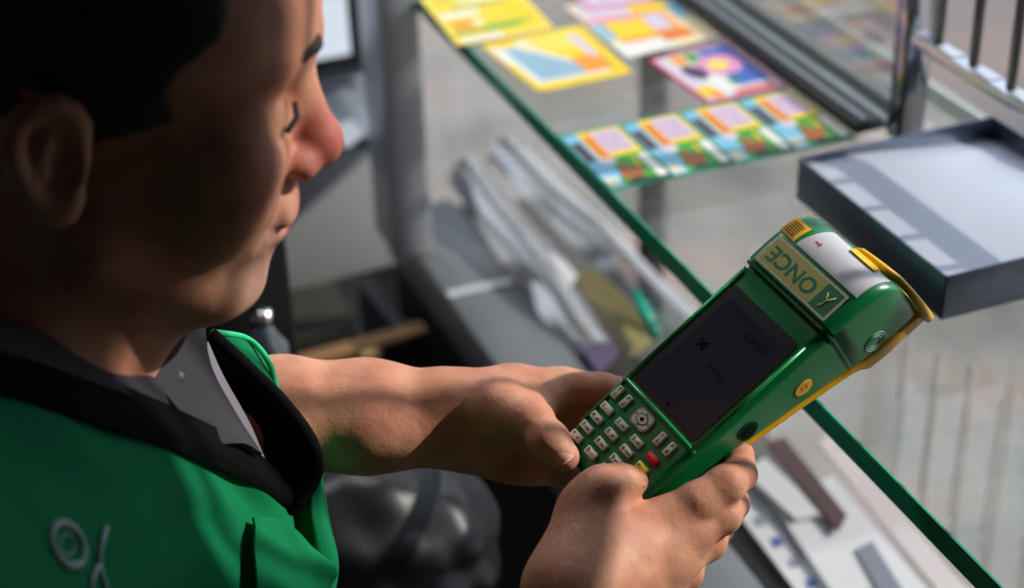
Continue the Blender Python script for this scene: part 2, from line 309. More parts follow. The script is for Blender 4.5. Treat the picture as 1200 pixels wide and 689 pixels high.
# ------------------------------------------------------------------ inside the display case
m_sleeve = glass_mat('clear_plastic', (.93, .93, .95), .12, dirt=.30, refl=1.6, dirt_col=(225, 225, 232))
m_paper = mat('paper', (232, 232, 238), .6)
def flat(name, px, z, th, m, label=None, cat=None, group=None, parent=None, curl=0):
    P = [atz(x, y, z) for x, y in px]; c = sum(P)/len(P)
    o = empty(name, tuple(c)) if parent is None else None
    n = len(P); vs = [p-c for p in P]+[p-c+np.array([0, 0, th]) for p in P]
    return c, vs, [tuple(range(n))[::-1], tuple(range(n, 2*n))]+[(i, (i+1) % n, n+(i+1) % n, n+i) for i in range(n)]
def slab(name, px, z, th, m, label=None, cat=None, group=None, parent=None):
    P = [atz(x, y, z) for x, y in px]; c = sum(P)/len(P) if parent is None else np.array(parent.location)
    a = sum((P[i][0]-P[i-1][0])*(P[i][1]+P[i-1][1]) for i in range(len(P)))
    if a > 0: P = P[::-1]
    n = len(P); vs = [p-c for p in P]+[p-c+np.array([0, 0, th]) for p in P]
    o = mesh(name, vs, [tuple(range(n))[::-1], tuple(range(n, 2*n))]+[(i, (i+1) % n, n+(i+1) % n, n+i) for i in range(n)], m, parent)
    if parent is None: o.location = Vector(c); tag(o, label, cat, group)
    return o
m_bp = mat('blue_print', (96, 112, 176), .6); m_bp2 = mat('blue_grey_print', (150, 158, 178), .6)
sh = slab('printed_sheet', [(852, 586), (885, 552), (1075, 760), (1005, 790)], -.325, .0015, m_paper, 'white sheet with a row of blue printed squares', 'paper')
for k in range(7):
    x, y = 868+k*20.5, 588+k*24.2
    slab('printed_square', [(x-7, y-5), (x+5, y-8), (x+9, y+3), (x-3, y+6)], -.3234, .0003, m_bp if k % 2 == 0 else m_bp2, parent=sh)
    slab('printed_line', [(x+14, y-12), (x+16, y-13), (x+32, y+6), (x+30, y+7)], -.3234, .0003, m_bp2, parent=sh)
slab('paper_sheet', [(905, 592), (975, 560), (1125, 740), (1030, 780)], -.3205, .003, m_paper, 'plain white sheet stack next to the printed sheet', 'paper')
slab('white_booklet', [(872, 556), (896, 540), (966, 606), (932, 612)], -.3165, .004, m_paper, 'small white booklet lying ahead of the printed sheet', 'booklet')
slab('paper_strip', [(958, 520), (975, 510), (1140, 700), (1122, 722)], -.322, .002, mat('pink_paper', (226, 216, 218), .6), 'long pale strip of paper along the front glazing', 'paper')
b = slab('brown_folder', [(898, 524), (918, 514), (992, 606), (982, 624)], -.3135, .003, mat('brown_leather', (96, 72, 74), .5), 'dark brown folder lying on the papers inside the display case', 'folder')
pt = slab('pen_tray', [(1003, 645), (1022, 636), (1075, 720), (1050, 730)], -.317, .002, mat('grey_pouch', (140, 144, 160), .4), 'grey rounded pouch lying on the white papers', 'pouch')
# clear sleeves curving over the far part of the shelf
def sleeve(px0, px1, z0, z1, wdt, label, m=m_sleeve, th=.001):
    a = atz(*px0, z0); b = atz(*px1, z1); o = empty('clear_sleeve', tuple(a)); tag(o, label, 'plastic sleeve')
    L_ = b-a; L_[2] = 0; ln = np.linalg.norm(L_); t = L_/ln; s = np.array([t[1], -t[0], 0])*(-1)
    n = 20; vs = []; fs = []
    for side_ in (0, th):
        for i in range(n+1):
            for j in range(9):
                q = j/8; zz = z0+(z1-z0)*i/n+.022*math.sin(math.pi*q)+.0025*math.sin(i*.5+q*3)-a[2]
                vs.append(t*ln*i/n+s*wdt*(q-.5)+np.array([0, 0, zz+side_]))
    N1 = (n+1)*9
    for i in range(n):
        for j in range(8):
            p = i*9+j; fs.append((p, p+9, p+10, p+1)); fs.append((N1+p, N1+p+1, N1+p+10, N1+p+9))
    mesh('sheet', vs, fs, m, o, smooth=True)
    tube('white_rim', [t*ln*i/n+s*wdt*.5+np.array([0, 0, z0+(z1-z0)*i/n-a[2]+0.0025*math.sin(i*.5+3)]) for i in range(n+1)], .003, mat('rim_white', (232, 232, 240), .35), o)
    return o
sleeve((548, 205), (700, 420), -.27, -.31, .055, 'clear plastic sleeve with a white rim lying along the grey ledge')
sleeve((592, 182), (815, 398), -.25, -.30, .05, 'outer clear plastic sleeve curving under the glass counter')
slab('white_card', [(612, 300), (640, 282), (676, 325), (655, 350)], -.285, .004, mat('white_card', (246, 246, 255), .3), 'bright white card between the clear plastic sleeves', 'card')
slab('purple_booklet', [(640, 355), (668, 340), (725, 415), (700, 440)], -.30, .006, mat('purple_cover', (104, 92, 124), .5), 'dull purple booklet lying beyond the white card', 'booklet')
slab('yellow_booklet', [(672, 330), (700, 315), (770, 400), (735, 420)], -.305, .006, mat('olive_cover', (170, 160, 110), .5), 'pale olive booklet lying next to the purple one', 'booklet')
pe = empty('turquoise_marker', tuple(atz(752, 362, -.28))); tag(pe, 'turquoise marker pen just beyond the green glass edge', 'marker pen')
a, b = atz(744, 345, -.28)-np.array(pe.location), atz(762, 380, -.28)-np.array(pe.location)
tube('barrel', [a, (a+b)/2, b], .0055, mat('turquoise', (10, 200, 170), .3), pe); tube('cap', [b, b+(b-a)*.35], .006, mat('turquoise_cap', (16, 150, 130), .3), pe)
# ------------------------------------------------------------------ left background
m_cab = mat('cabinet_grey', (176, 178, 182), .5, var=.04, vscale=4)
def vface(px, Y):
    out = []
    for x, y in px: d = ray(x, y); out.append(CP+d*((Y-CP[1])/d[1]))
    return out
cab = empty('grey_cabinet', (.42, 1.80, -.42)); tag(cab, 'grey metal cabinet with a flat top shelf behind the man\'s face', 'cabinet')
Mc = Matrix.Rotation(math.radians(4), 4, 'Z')
box('cabinet_body', -.62, .105, -.03, .36, .01, .205, m_cab, cab, bev=.003, M=Mc)
box('top_shelf', -.63, .112, -.075, .37, .205, .222, mat('shelf_paint', (160, 165, 176), .28, metal=.3), cab, bev=.003, M=Mc)
box('shelf_lip', -.63, .112, -.078, -.074, .203, .215, m_dark, cab, M=Mc)
struct(box('trim_4', -.95, .40, 2.16, 2.2, GZ, .9, mat('panel_grey', (118, 121, 126), .5))).name = 'wall_left_panel'
wpatch = slab('white_patch', [(388, 150), (412, 140), (428, 158), (405, 176)], -.197, .0012, mat('patch_white', (250, 250, 250), .4), 'thin bright white patch on the cabinet top by the nose', 'paper')  # thin white slab lying on the cabinet top
mo = empty('monitor', (.30, 1.88, -.196)); tag(mo, 'dark framed screen standing on the grey cabinet top', 'monitor')
m_mon = mat('monitor_frame', (66, 68, 74), .4)
box('frame', -.22, .235, -.03, .04, .012, .46, m_mon, mo, bev=.006); box('foot', -.16, .12, -.05, .06, 0, .0118, m_mon, mo, bev=.004)
box('bezel', -.19, .212, -.034, -.029, .030, .42, m_blk, mo)
ms = bpy.data.materials.new('lit_screen'); ms.use_nodes = True; nb = ms.node_tree.nodes['Principled BSDF']; nb.inputs['Emission Color'].default_value = (.8, .88, 1, 1); nb.inputs['Emission Strength'].default_value = .75; nb.inputs['Base Color'].default_value = (.1, .1, .1, 1)
box('screen', -.18, .200, -.0365, -.0335, .046, .41, ms, mo)
dw = empty('open_drawer', (.41, 1.55, -.57)); tag(dw, 'open grey drawer with a tan rim below the cabinet', 'drawer'); Md = Matrix.Rotation(math.radians(5), 4, 'Z')
m_dr = mat('drawer_grey', (70, 74, 84), .5); m_tan = mat('tan_rim', (150, 112, 76), .45)
box('front', -.44, .07, -.01, .01, 0, .20, m_dr, dw, M=Md); box('side', .05, .065, .01, .15, .02, .19, m_dr, dw, M=Md); box('side', -.44, -.425, .01, .15, .02, .19, m_dr, dw, M=Md); box('bottom', -.425, .05, .01, .15, .02, .03, m_dr, dw, M=Md)
box('rim', -.44, .07, -.012, .012, .198, .207, m_tan, dw, M=Md)
for x in (-.16, -.01, .0): tube('knob', [Md @ Vector((x, -.012, .20)), Md @ Vector((x, -.03, .20))], .009, mat('brass', (226, 190, 130), .25, metal=.8), dw)
pp = empty('storage_box', (.40, 1.86, -.86)); tag(pp, 'dark olive box standing behind the open drawer', 'box')
prism('carton', rrect(-.52, .08, -.0, .30, .01), -.14, .30, mat('olive_dark', (48, 50, 42), .7), pp); prism('lid', rrect(-.525, .085, -.005, .305, .01), .30, .325, mat('olive_lid', (58, 60, 50), .7), pp)
# ------------------------------------------------------------------ the payment terminal (local axes: x across, y along, z out of the face)
TV = np.array([0.1716, -0.9669, -0.1887]); TU = np.array([0.8240, 0.0359, 0.5655]); TV /= np.linalg.norm(TV); TU -= TV*(TU@TV); TU /= np.linalg.norm(TU); TN = np.cross(TV, TU); TO = np.array([0.3953, 0.7251, 0.1085])
def D(v, u, n): return TO+(TV*v+TU*u+TN*n)*.001
MT = Matrix(((TV[0], TU[0], TN[0], TO[0]), (TV[1], TU[1], TN[1], TO[1]), (TV[2], TU[2], TN[2], TO[2]), (0, 0, 0, 1)))
te = empty('payment_terminal', M=MT); tag(te, 'green and yellow handheld lottery payment terminal with keypad held in both hands', 'payment terminal')
m_tg = mat('terminal_green', (10, 118, 62), .3, spec=.5); m_tg2 = mat('terminal_green_dark', (4, 66, 34), .8, spec=.1)
m_ty = mat('terminal_yellow', (228, 172, 20), .35)
def loft(name, st, m, parent, seg=6):
    # st: (u, vl, vr, ntop, nbot, r)
    vs = []; fs = []; N = 4*(seg+1)
    for u, vl, vr, nt_, nb_, r in st:
        r = min(r, (vr-vl)/2.02, (nt_-nb_)/2.02)
        for x, z in rrect(vl, vr, nb_, nt_, r, seg): vs.append((x*.001, u*.001, z*.001))
    for i in range(len(st)-1):
        for k in range(N): fs.append((i*N+k, i*N+(k+1) % N, (i+1)*N+(k+1) % N, (i+1)*N+k)[::-1])
    fs.append(tuple(range(N))); fs.append(tuple((len(st)-1)*N+k for k in range(N))[::-1])
    o = mesh(name, vs, fs, m, parent, smooth=True); o.data.set_sharp_from_angle(angle=math.radians(38)); return o
ST = []
for u in (-99, -98.4, -97, -95, -92, -88, -83, -76):
    q = 1-min(1, (u+99.3)/17); k = 26*(1-math.sqrt(max(0, 1-q*q)))
    ST.append((u, -34.5+k, 36.5-k*.8, -.2-3.5*q*q, -21+8*q*q-(u+99)*.05, 6))
ST += [(-60, -34.5, 36.5, 0, -25, 6), (-46, -34.7, 37, 0, -27.5, 6), (-20, -35, 37, 0, -31, 6), (20, -35.5, 37.3, 0, -40.5, 6), (44, -36, 37.5, 0, -46, 6), (50, -36.5, 37.8, .2, -47.5, 6), (52.6, -37, 38, .8, -48, 6), (53, -37, 38, -3.2, -48, 6), (55, -37.2, 38, -3.2, -48.5, 6), (55.4, -37.6, 38.2, 1.6, -48.7, 6), (57, -38, 38.3, 1.9, -49, 6), (57.4, -38, 38.3, -.8, -49, 6), (58.2, -38, 38.3, -.8, -49.2, 6), (58.6, -38.2, 38.5, 2, -49.3, 6.5), (68, -38.4, 38.7, 2.2, -51, 7), (79, -38.4, 38.7, 1.8, -52, 7)]
for a in range(0, 91, 10):
    t = math.radians(a); ST.append((81+26*math.sin(t), -38.4+2.0*math.sin(t)**4, 38.7-2.0*math.sin(t)**4, -24+25.6*math.cos(t), -52-4*math.sin(t), 7.5))
ST += [(108.5, -35.5, 36, -36, -57, 6), (109, -35, 35.5, -46, -57.5, 5)]
hs = loft('housing', ST, m_tg, te)
m_tb = m_ty
SY = [(-94, -30, 32, -15, -22.5, 2), (-60, -33.8, 36.2, -24.5, -28, 2), (-20, -34.8, 36.8, -30.5, -34.5, 2), (20, -35, 37, -40, -43.8, 2), (54, -37, 37.9, -48, -52, 2), (60, -37, 38.4, -48, -54, 2), (66, -37, 38.6, -49, -62, 4), (82, -37, 38.6, -49, -64, 4), (90, -37, 38.4, -50, -64, 4), (107, -36, 38, -52, -65, 4), (111, -35, 37.5, -52, -66.5, 4), (112.5, -34, 36.5, -54, -65.5, 4)]
loft('back_cover', SY, m_tb, te)
# yellow tear bar over the far end
lv = [(2, 103.5, -11), (6, 105.5, -11.5), (14, 107, -14), (22, 108, -16), (30, 109.5, -21), (36, 110, -29), (38.5, 110.5, -40), (39, 111, -52), (38.8, 111.5, -62)]
tb = tube('tear_bar', [(a*.001, b*.001, c*.001) for a, b, c in lv], [.0022, .0028, .0026, .0025, .0024, .0024, .0026, .003, .003], m_ty, te)
loft('lever_tab', [(101.5, 2, 24, -5.5, -9, 1.6), (104.6, 2.5, 24, -8, -11.5, 1.6)], mat('lever_yellow', (250, 205, 20), .25), te)
# raised rim around the face, ridge between keypad and screen
m_rim = mat('rim_green', (16, 132, 68), .25)
tube('face_rim', [(x*.001, y*.001, .0002) for x, y in ((-32, -43), (-32.5, 50))], .0016, m_rim, te)
tube('face_rim', [(x*.001, y*.001, .0002) for x, y in ((33.5, -43), (34, 42))], .0011, m_rim, te)
tube('keypad_ridge', [(x*.001, y*.001, z*.001) for x, y, z in ((-34, -43.6, -.6), (-31, -43.2, .7), (0, -43, 1.0), (31, -43.2, .7), (35.5, -44, -1.2))], .0015, m_rim, te)
tube('keypad_ridge', [(x*.001, y*.001, z*.001) for x, y, z in ((-32.5, -44, -.4), (-32, -60, .2), (-31.5, -78, .1), (-28, -88, -.6))], .0011, m_rim, te)
def gm(x0, x1, y0, y1, r, z0, z1, name, m, par=None): return prism(name, [(a*.001, b*.001) for a, b in rrect(x0, x1, y0, y1, r, 4)], z0*.001, z1*.001, m, par or te)
bz = gm(-29.8, 30.2, -40.3, 41, 3, -.5, .5, 'screen_bezel', mat('bezel_black', (10, 10, 13), .32))
lcd = gm(-25, 25.5, -37, 34, 1, .5, .56, 'screen', mat('screen_navy', (34, 38, 54), .25, spec=.4), bz)
m_ink = mat('lcd_ink', (8, 9, 13), .9, spec=.05)
I4 = lambda x, y, z=0: Matrix.Translation((x*.001, y*.001, z*.001))
text('screen_text', 'JUEGO', .0062, I4(11, 24, .58), m_ink, lcd, .00003)
text('screen_text', 'Ventas', .0062, I4(7, -3, .58), m_ink, lcd, .00003)
tube('screen_mark', [(-.017, .006, .00058), (-.011, .0, .00058)], .00045, m_ink, lcd, seg=6); tube('screen_mark', [(-.017, .0, .00058), (-.011, .006, .00058)], .00045, m_ink, lcd, seg=6); tube('screen_mark', [(-.018, .003, .00058), (-.010, .003, .00058)], .0004, m_ink, lcd, seg=6)
box('screen_line', -.023, .023, -.0335, -.0331, .00056, .0006, m_ink, lcd); box('screen_line', -.023, .023, .0300, .0303, .00056, .0006, m_ink, lcd)
gm(-1.5, 1.5, -36.4, -34.6, .5, .56, .62, 'screen_mark', m_ink, lcd)
# keys
m_key = mat('key_cream', (214, 208, 190), .45); m_kt = mat('key_print', (22, 22, 22), .8, spec=.1)
m_kr = mat('key_red', (206, 22, 28), .4); m_ky = mat('key_yellow', (236, 200, 20), .4); m_kgn = mat('key_green', (40, 170, 60), .4)
def key(name, v, u, wv, wu, m, s1, s2=None, lay='h'):
    bm = bmesh.new(); box_bm(bm, (v-wv/2)*.001, (v+wv/2)*.001, (u-wu/2)*.001, (u+wu/2)*.001, -.0004, .0017, .0007)
    o = bm_obj(name, bm, m, te, angle=.9)
    if s1:
        if lay == 'h':
            text('key_print', s1, .0036, I4(v-wv*.27, u, 1.75), m_kt, o, .00004, bold=.00006)
            if s2: text('key_print', s2, .0023, I4(v+wv*.2, u-.1, 1.75), m_kt, o, .00004, bold=.00003)
        else:
            text('key_print', s1, .0034, I4(v, u+wu*.23, 1.75), m_kt, o, .00004, bold=.00006); text('key_print', s2, .0034, I4(v, u-wu*.24, 1.75), m_kt, o, .00004, bold=.00006)
    return o
for v, s in ((-28.9, '1'), (-20, '2'), (14.2, '3'), (23.6, '4')): key('function_key', v, -52.3, 4.9, 9.0, m_key, 'F', s, 'v')
rows = [[('1', None), ('2', 'abc'), ('3', 'def')], [('4', 'ghi'), ('5', 'jkl'), ('6', 'mno')], [('7', 'pqrs'), ('8', 'tuv'), ('9', 'wxyz')], [('*', '#'), ('0', '+'), ('#', None)]]
for j, r_ in enumerate(rows):
    for i, (a, b) in enumerate(r_): key('number_key', -25.7+15.33*i, -63.1-7.99*j, 9.6, 5.0, m_key, a, b)
key('cancel_key', 20.3, -63.1, 9.6, 5.2, m_kr, '. .'); key('clear_key', 20.3, -71.1, 9.6, 5.2, m_ky, '<'); key('enter_key', 20.3, -79.1, 9.6, 5.2, m_kgn, 'o')
nk = gm(-10.6, 4.2, -58, -46.6, 3.6, -.3, 1.2, 'navigation_key', mat('silver_ring', (168, 166, 160), .3, metal=.6))
gm(-9.6, 3.2, -57.1, -47.5, 3.2, 1.2, 1.5, 'ring_insert', m_key, nk)
prism('ring_groove', [(a*.001, b*.001) for a, b in ellip(-3.2, -52.3, 4.4, 3.5, 24)], .0015, .00158, m_kt, nk); prism('centre_button', [(a*.001, b*.001) for a, b in ellip(-3.2, -52.3, 3.8, 2.9, 24)], .00158, .0018, m_key, nk); prism('centre_mark', [(a*.001, b*.001) for a, b in ellip(-3.2, -52.3, 1.5, 1.3, 16)], .0018, .00186, m_kt, nk)
for dx, dy in ((-5.6, 0), (5.6, 0), (0, 4.2), (0, -4.2)): gm(-3.2+dx-.5, -3.2+dx+.5, -52.3+dy-.5, -52.3+dy+.5, .3, 1.5, 1.56, 'arrow_mark', m_kt, nk)
# logo plate, reads from the far side
lp = gm(-32, 30.6, 59.6, 79.6, 1, 1.6, 2.6, 'logo_plate', mat('plate_white', (206, 204, 176), .35))
gm(-30.4, 15.2, 61.2, 78, .3, 2.6, 2.68, 'logo_field', mat('logo_yellow', (190, 182, 96), .4), lp)
m_lg = mat('logo_green', (10, 112, 70), .4)
gm(15.2, 29, 61.2, 78, .3, 2.6, 2.70, 'logo_square', m_lg, lp)
RZ = Matrix.Rotation(math.pi, 4, 'Z')
text('logo_text', 'ONCE', .0140, I4(-7.8, 69.4, 2.72) @ RZ, m_lg, lp, .00005, bold=.00035, sx=1.02)
for pts in (((22, 64), (22.4, 69), (25.8, 74)), ((22.4, 69), (19.5, 73.5)), ((22.2, 67), (20.2, 63.5))):
    tube('logo_figure', [(a*.001, b*.001, .00272) for a, b in pts], .0005, mat('figure_gold', (200, 190, 90), .4) if 'figure_gold' not in bpy.data.materials else bpy.data.materials['figure_gold'], lp, seg=6)
# surfaces that follow the rounded far end
def head_n(u): return 2.0 if u < 81 else -24+25.6*math.sqrt(max(0, 1-((u-81)/26)**2))+.25
def wrap(name, v0, v1, u0, u1, off, m, par, shape=None):
    n = 16; vs = []; fs = []; nv = 14
    for lay in (0, 1):
        for i in range(n+1):
            for j in range(nv+1):
                s, t = j/nv, i/n; v = v0+(v1-v0)*s; u = u0+(u1-u0)*t
                if shape: v, u = shape(s, t)
                vs.append((v*.001, u*.001, (head_n(u)+(off if lay else -.8))*.001))
    K = (n+1)*(nv+1)
    for i in range(n):
        for j in range(nv):
            a = i*(nv+1)+j; q = (a, a+1, a+nv+2, a+nv+1); fs.append(tuple(K+x for x in q)); fs.append(q[::-1])
    ring = [j for j in range(nv)]+[i*(nv+1)+nv for i in range(n)]+[n*(nv+1)+j for j in range(nv, 0, -1)]+[i*(nv+1) for i in range(n, 0, -1)]
    for k in range(len(ring)): a, b = ring[k], ring[(k+1) % len(ring)]; fs.append((a, b, K+b, K+a))
    o = mesh(name, vs, fs, m, par, smooth=True); o.data.set_sharp_from_angle(angle=.7); return o
pc = wrap('paper_cover', 0, 0, 0, 0, .5, mat('cover_white', (190, 190, 198), .3), te, shape=lambda s, t: (-20+53.5*s+(3.5*t if s < .5 else 0)*(1-2*s)+0, 82+22*t+math.sin(math.pi*s)*.0))
m_rm = mat('red_scuff', (190, 40, 70), .5)
wrap('scuff_mark', -13, -8.5, 90.5, 91.6, .7, m_rm, pc); wrap('scuff_mark', -10, -8.8, 89.6, 92.4, .7, m_rm, pc)
sp = wrap('speaker_plate', -35, -22.5, 82, 95, .5, m_ty, te)
for k in range(6): wrap('speaker_slot', -33, -25, 84+1.6*k, 84.5+1.6*k, .7, m_kt, sp)
# side details: frame on the right-hand side of the housing
def sideM(u, n, v=37.6): return Matrix(((0, 0, 1, v*.001), (1, 0, 0, u*.001), (0, 1, 0, n*.001), (0, 0, 0, 1)))
def sd_(name, u, n, ru, rn, m, par, h=.8, v=37.3, seg=28): return prism(name, [(a*.001, b*.001) for a, b in ellip(0, 0, ru, rn, seg)], 0, h*.001, m, par, M=sideM(u, n, v))
s1 = sd_('headset_port', -12.6, -19.5, 7.2, 7.2, m_tg2, te, .5, 37.0); sd_('port_ring', -12.6, -19.5, 5.2, 5.2, mat('port_green', (3, 34, 18), .9, spec=.05), s1, .7, 37.0); sd_('port_hole', -12.6, -19.5, 2.8, 2.8, m_kt, s1, .9, 37.0); sd_('port_hole', -9.8, -18.2, 1.2, 1.2, m_kt, s1, .9, 37.0)
s2 = sd_('yellow_sticker', 27.8, -25.5, 6.2, 5.6, m_ty, te, .5, 37.3)
text('sticker_text', '73', .006, sideM(27.8, -25.5, 37.9), mat('sticker_ink', (170, 96, 20), .5), s2, .00004)
m_sil = mat('silver_print', (150, 200, 172), .8, spec=.1)
for ro in (7.2, 5.6, 4.0):
    n = 32; P = [sideM(77, -39.5, 38.9) @ Vector((ro*.001*math.cos(2*math.pi*k/n), ro*.00095*math.sin(2*math.pi*k/n), 0)) for k in range(n)]
    tube('ring_print', P, .00035, m_sil, te, seg=6, closed=True)
text('ring_text', '(o)', .0045, sideM(77, -39.5, 38.8), m_sil, te, .0001)
sd_('vent_plug', -62, -16, 4, 2, m_rim, te, .6, 36.2)
# ------------------------------------------------------------------ the man: one continuous skin surface grown from rounded bones
class Field:
    def __init__(s): s.g = []
    # op list entries: (kind, data, k); kinds: cone, ell; sign +1 union, -1 carve
    def cone(s, a, b, r1, r2, k=.008, sg=1): s.g.append(('c', np.array(a, float), np.array(b, float), r1, r2, k, sg)); return s
    def ell(s, c, r, Rm=None, k=.008, sg=1): s.g.append(('e', np.array(c, float), np.array(r, float), np.eye(3) if Rm is None else np.array(Rm), None, k, sg)); return s
    def sub(s, f, k=.008, sg=1): s.g.append(('f', f, None, None, None, k, sg)); return s
    def bound(s):
        lo = np.full(3, 9.); hi = -lo
        for t in s.g:
            if t[6] < 0: continue
            if t[0] == 'c': a = np.minimum(t[1]-t[3], t[2]-t[4]); b = np.maximum(t[1]+t[3], t[2]+t[4])
            elif t[0] == 'e': m = t[2].max(); a = t[1]-m; b = t[1]+m
            else: a, b = t[1].bound()
            lo = np.minimum(lo, a); hi = np.maximum(hi, b)
        return lo, hi
    def near(s, c, rad):
        out = Field()
        for t in s.g:
            if t[0] == 'f':
                lo, hi = t[1].bound()
                if np.linalg.norm(np.maximum(0, np.maximum(lo-c, c-hi))) < rad: 
                    q = t[1].near(c, rad)
                    if q.g: out.g.append((t[0], q)+t[2:])
                continue
            if t[0] == 'c': ab = t[2]-t[1]; h = min(1, max(0, (c-t[1])@ab/(ab@ab+1e-12))); d = np.linalg.norm(c-t[1]-h*ab)-max(t[3], t[4])
            else: d = np.linalg.norm(c-t[1])-t[2].max()
            if d < rad: out.g.append(t)
        return out
    def __call__(s, P):
        d = np.full(len(P), .2, np.float32)
        for t in s.g:
            if t[0] == 'c':
                _, a, b, r1, r2, k, sg = t; ab = b-a; l2 = ab@ab+1e-12; rr_ = r1-r2; a2 = max(1e-12, l2-rr_*rr_); il2 = 1/l2
                pa = P-a; y = pa@ab; z = y-l2; x = pa*l2-y[:, None]*ab; x2 = (x*x).sum(1); y2 = y*y*l2; z2 = z*z*l2
                kk = np.sign(rr_)*rr_*rr_*x2; o = (np.sqrt(np.maximum(0, x2*a2*il2))+y*rr_)*il2-r1
                m1 = np.sign(z)*a2*z2 > kk; m2 = np.sign(y)*a2*y2 < kk
                o = np.where(m2, np.sqrt(x2+y2)*il2-r1, o); o = np.where(m1, np.sqrt(x2+z2)*il2-r2, o)
            elif t[0] == 'e':
                _, c, r, Rm, _, k, sg = t; q = (P-c)@Rm.T; k0 = np.sqrt(((q/r)**2).sum(1)); k1 = np.sqrt(((q/(r*r))**2).sum(1))+1e-9; o = k0*(k0-1)/k1
                o = np.where(k0 < .05, -r.min(), o)
            else: o = t[1](P); k, sg = t[5], t[6]
            if sg > 0: h = np.maximum(k-np.abs(d-o), 0)/k; d = np.minimum(d, o)-h*h*k*.25
            else: o = -o; h = np.maximum(k-np.abs(d-o), 0)/k; d = np.maximum(d, o)+h*h*k*.25
        return d
def skin_mesh(name, f, h, m, parent=None, clip=None, lo=None, hi=None, proj=2):
    l, u = f.bound(); l = l-.012 if lo is None else np.array(lo); u = u+.012 if hi is None else np.array(hi)
    B = 16; nb = np.ceil((u-l)/(h*B)).astype(int); N = nb*B+1
    G = np.full(tuple(N), .1, np.float32); half = h*B*.5*1.7321
    ar = np.arange(B+1)*h; gx, gy, gz = np.meshgrid(ar, ar, ar, indexing='ij'); base = np.stack([gx.ravel(), gy.ravel(), gz.ravel()], 1)
    for i in range(nb[0]):
        for j in range(nb[1]):
            for k in range(nb[2]):
                o = l+np.array([i, j, k])*B*h; c = o+B*h/2; nf = f.near(c, half+.022)
                if not nf.g: continue
                dc = nf(c[None])[0]
                if abs(dc) > half+.03:
                    if dc < 0: G[i*B:i*B+B+1, j*B:j*B+B+1, k*B:k*B+B+1] = -.1
                    continue
                v = nf(base+o)
                if clip is not None: v = clip(base+o, v)
                G[i*B:i*B+B+1, j*B:j*B+B+1, k*B:k*B+B+1] = v.reshape(B+1, B+1, B+1)
    S = G < 0
    c8 = [S[a:N[0]-1+a, b:N[1]-1+b, c:N[2]-1+c] for a in (0, 1) for b in (0, 1) for c in (0, 1)]
    cnt = sum(x.astype(np.int8) for x in c8); act = (cnt > 0) & (cnt < 8); idx = np.full(act.shape, -1, np.int64); ii = np.argwhere(act); idx[act] = np.arange(len(ii))
    acc = np.zeros((len(ii), 3)); num = np.zeros(len(ii))
    E = [((0, 0, 0), (1, 0, 0)), ((0, 1, 0), (1, 1, 0)), ((0, 0, 1), (1, 0, 1)), ((0, 1, 1), (1, 1, 1)), ((0, 0, 0), (0, 1, 0)), ((1, 0, 0), (1, 1, 0)), ((0, 0, 1), (0, 1, 1)), ((1, 0, 1), (1, 1, 1)), ((0, 0, 0), (0, 0, 1)), ((1, 0, 0), (1, 0, 1)), ((0, 1, 0), (0, 1, 1)), ((1, 1, 0), (1, 1, 1))]
    for a, b in E:
        ga = G[ii[:, 0]+a[0], ii[:, 1]+a[1], ii[:, 2]+a[2]]; gb = G[ii[:, 0]+b[0], ii[:, 1]+b[1], ii[:, 2]+b[2]]
        mk = (ga < 0) != (gb < 0); t = np.where(mk, ga/(np.where(mk, ga-gb, 1)), 0)
        acc += mk[:, None]*(np.array(a)+t[:, None]*(np.array(b)-np.array(a))); num += mk
    V = l+(ii+acc/num[:, None])*h
    if clip is None and proj:
        for _ in range(proj):
            for s0 in range(0, len(V), 20000):
                # cull per chunk of spatially sorted vertices is not needed at this size
                Q = V[s0:s0+20000]; e = h*.3
                c = (Q.min(0)+Q.max(0))/2; nf = f.near(c, np.linalg.norm(Q.max(0)-Q.min(0))/2+.02)
                d = nf(Q); g = np.stack([(nf(Q+np.eye(3)[q]*e)-nf(Q-np.eye(3)[q]*e))/(2*e) for q in range(3)], 1)
                st = d[:, None]*g/np.maximum(.3, (g*g).sum(1))[:, None]; ln = np.linalg.norm(st, axis=1)[:, None]+1e-12
                V[s0:s0+20000] -= st*np.minimum(1, h*.6/ln)
    F = []
    for ax in range(3):
        o1, o2 = [(1, 2), (2, 0), (0, 1)][ax]
        sl = [slice(0, n) for n in N]; a = [slice(None)]*3; b = [slice(None)]*3; a[ax] = slice(0, -1); b[ax] = slice(1, None)
        for x in (o1, o2): a[x] = slice(1, -1); b[x] = slice(1, -1)
        A = S[tuple(a)]; Bq = S[tuple(b)]; ch = np.argwhere(A != Bq); inside = A[tuple(ch.T)]
        ch[:, o1] += 1; ch[:, o2] += 1
        e1 = np.zeros(3, int); e1[o1] = 1; e2 = np.zeros(3, int); e2[o2] = 1
        q = [idx[tuple((ch-x).T)] for x in (e1*0, e1, e1+e2, e2)]; Q = np.stack(q, 1); Q[~inside] = Q[~inside][:, ::-1]; F.append(Q)
    F = np.concatenate(F); F = F[(F >= 0).all(1)]
    me = bpy.data.meshes.new(name); me.vertices.add(len(V)); me.vertices.foreach_set('co', V.astype(np.float32).ravel())
    me.loops.add(len(F)*4); me.loops.foreach_set('vertex_index', F.ravel().astype(np.int32)); me.polygons.add(len(F)); me.polygons.foreach_set('loop_start', np.arange(len(F), dtype=np.int32)*4); me.polygons.foreach_set('loop_total', np.full(len(F), 4, np.int32))
    me.polygons.foreach_set('use_smooth', np.ones(len(F), bool)); me.update(calc_edges=True); me.validate(); me.materials.append(m)
    o = bpy.data.objects.new(name, me); C.objects.link(o)
    if parent is not None: o.parent = parent
    return o
A = atd
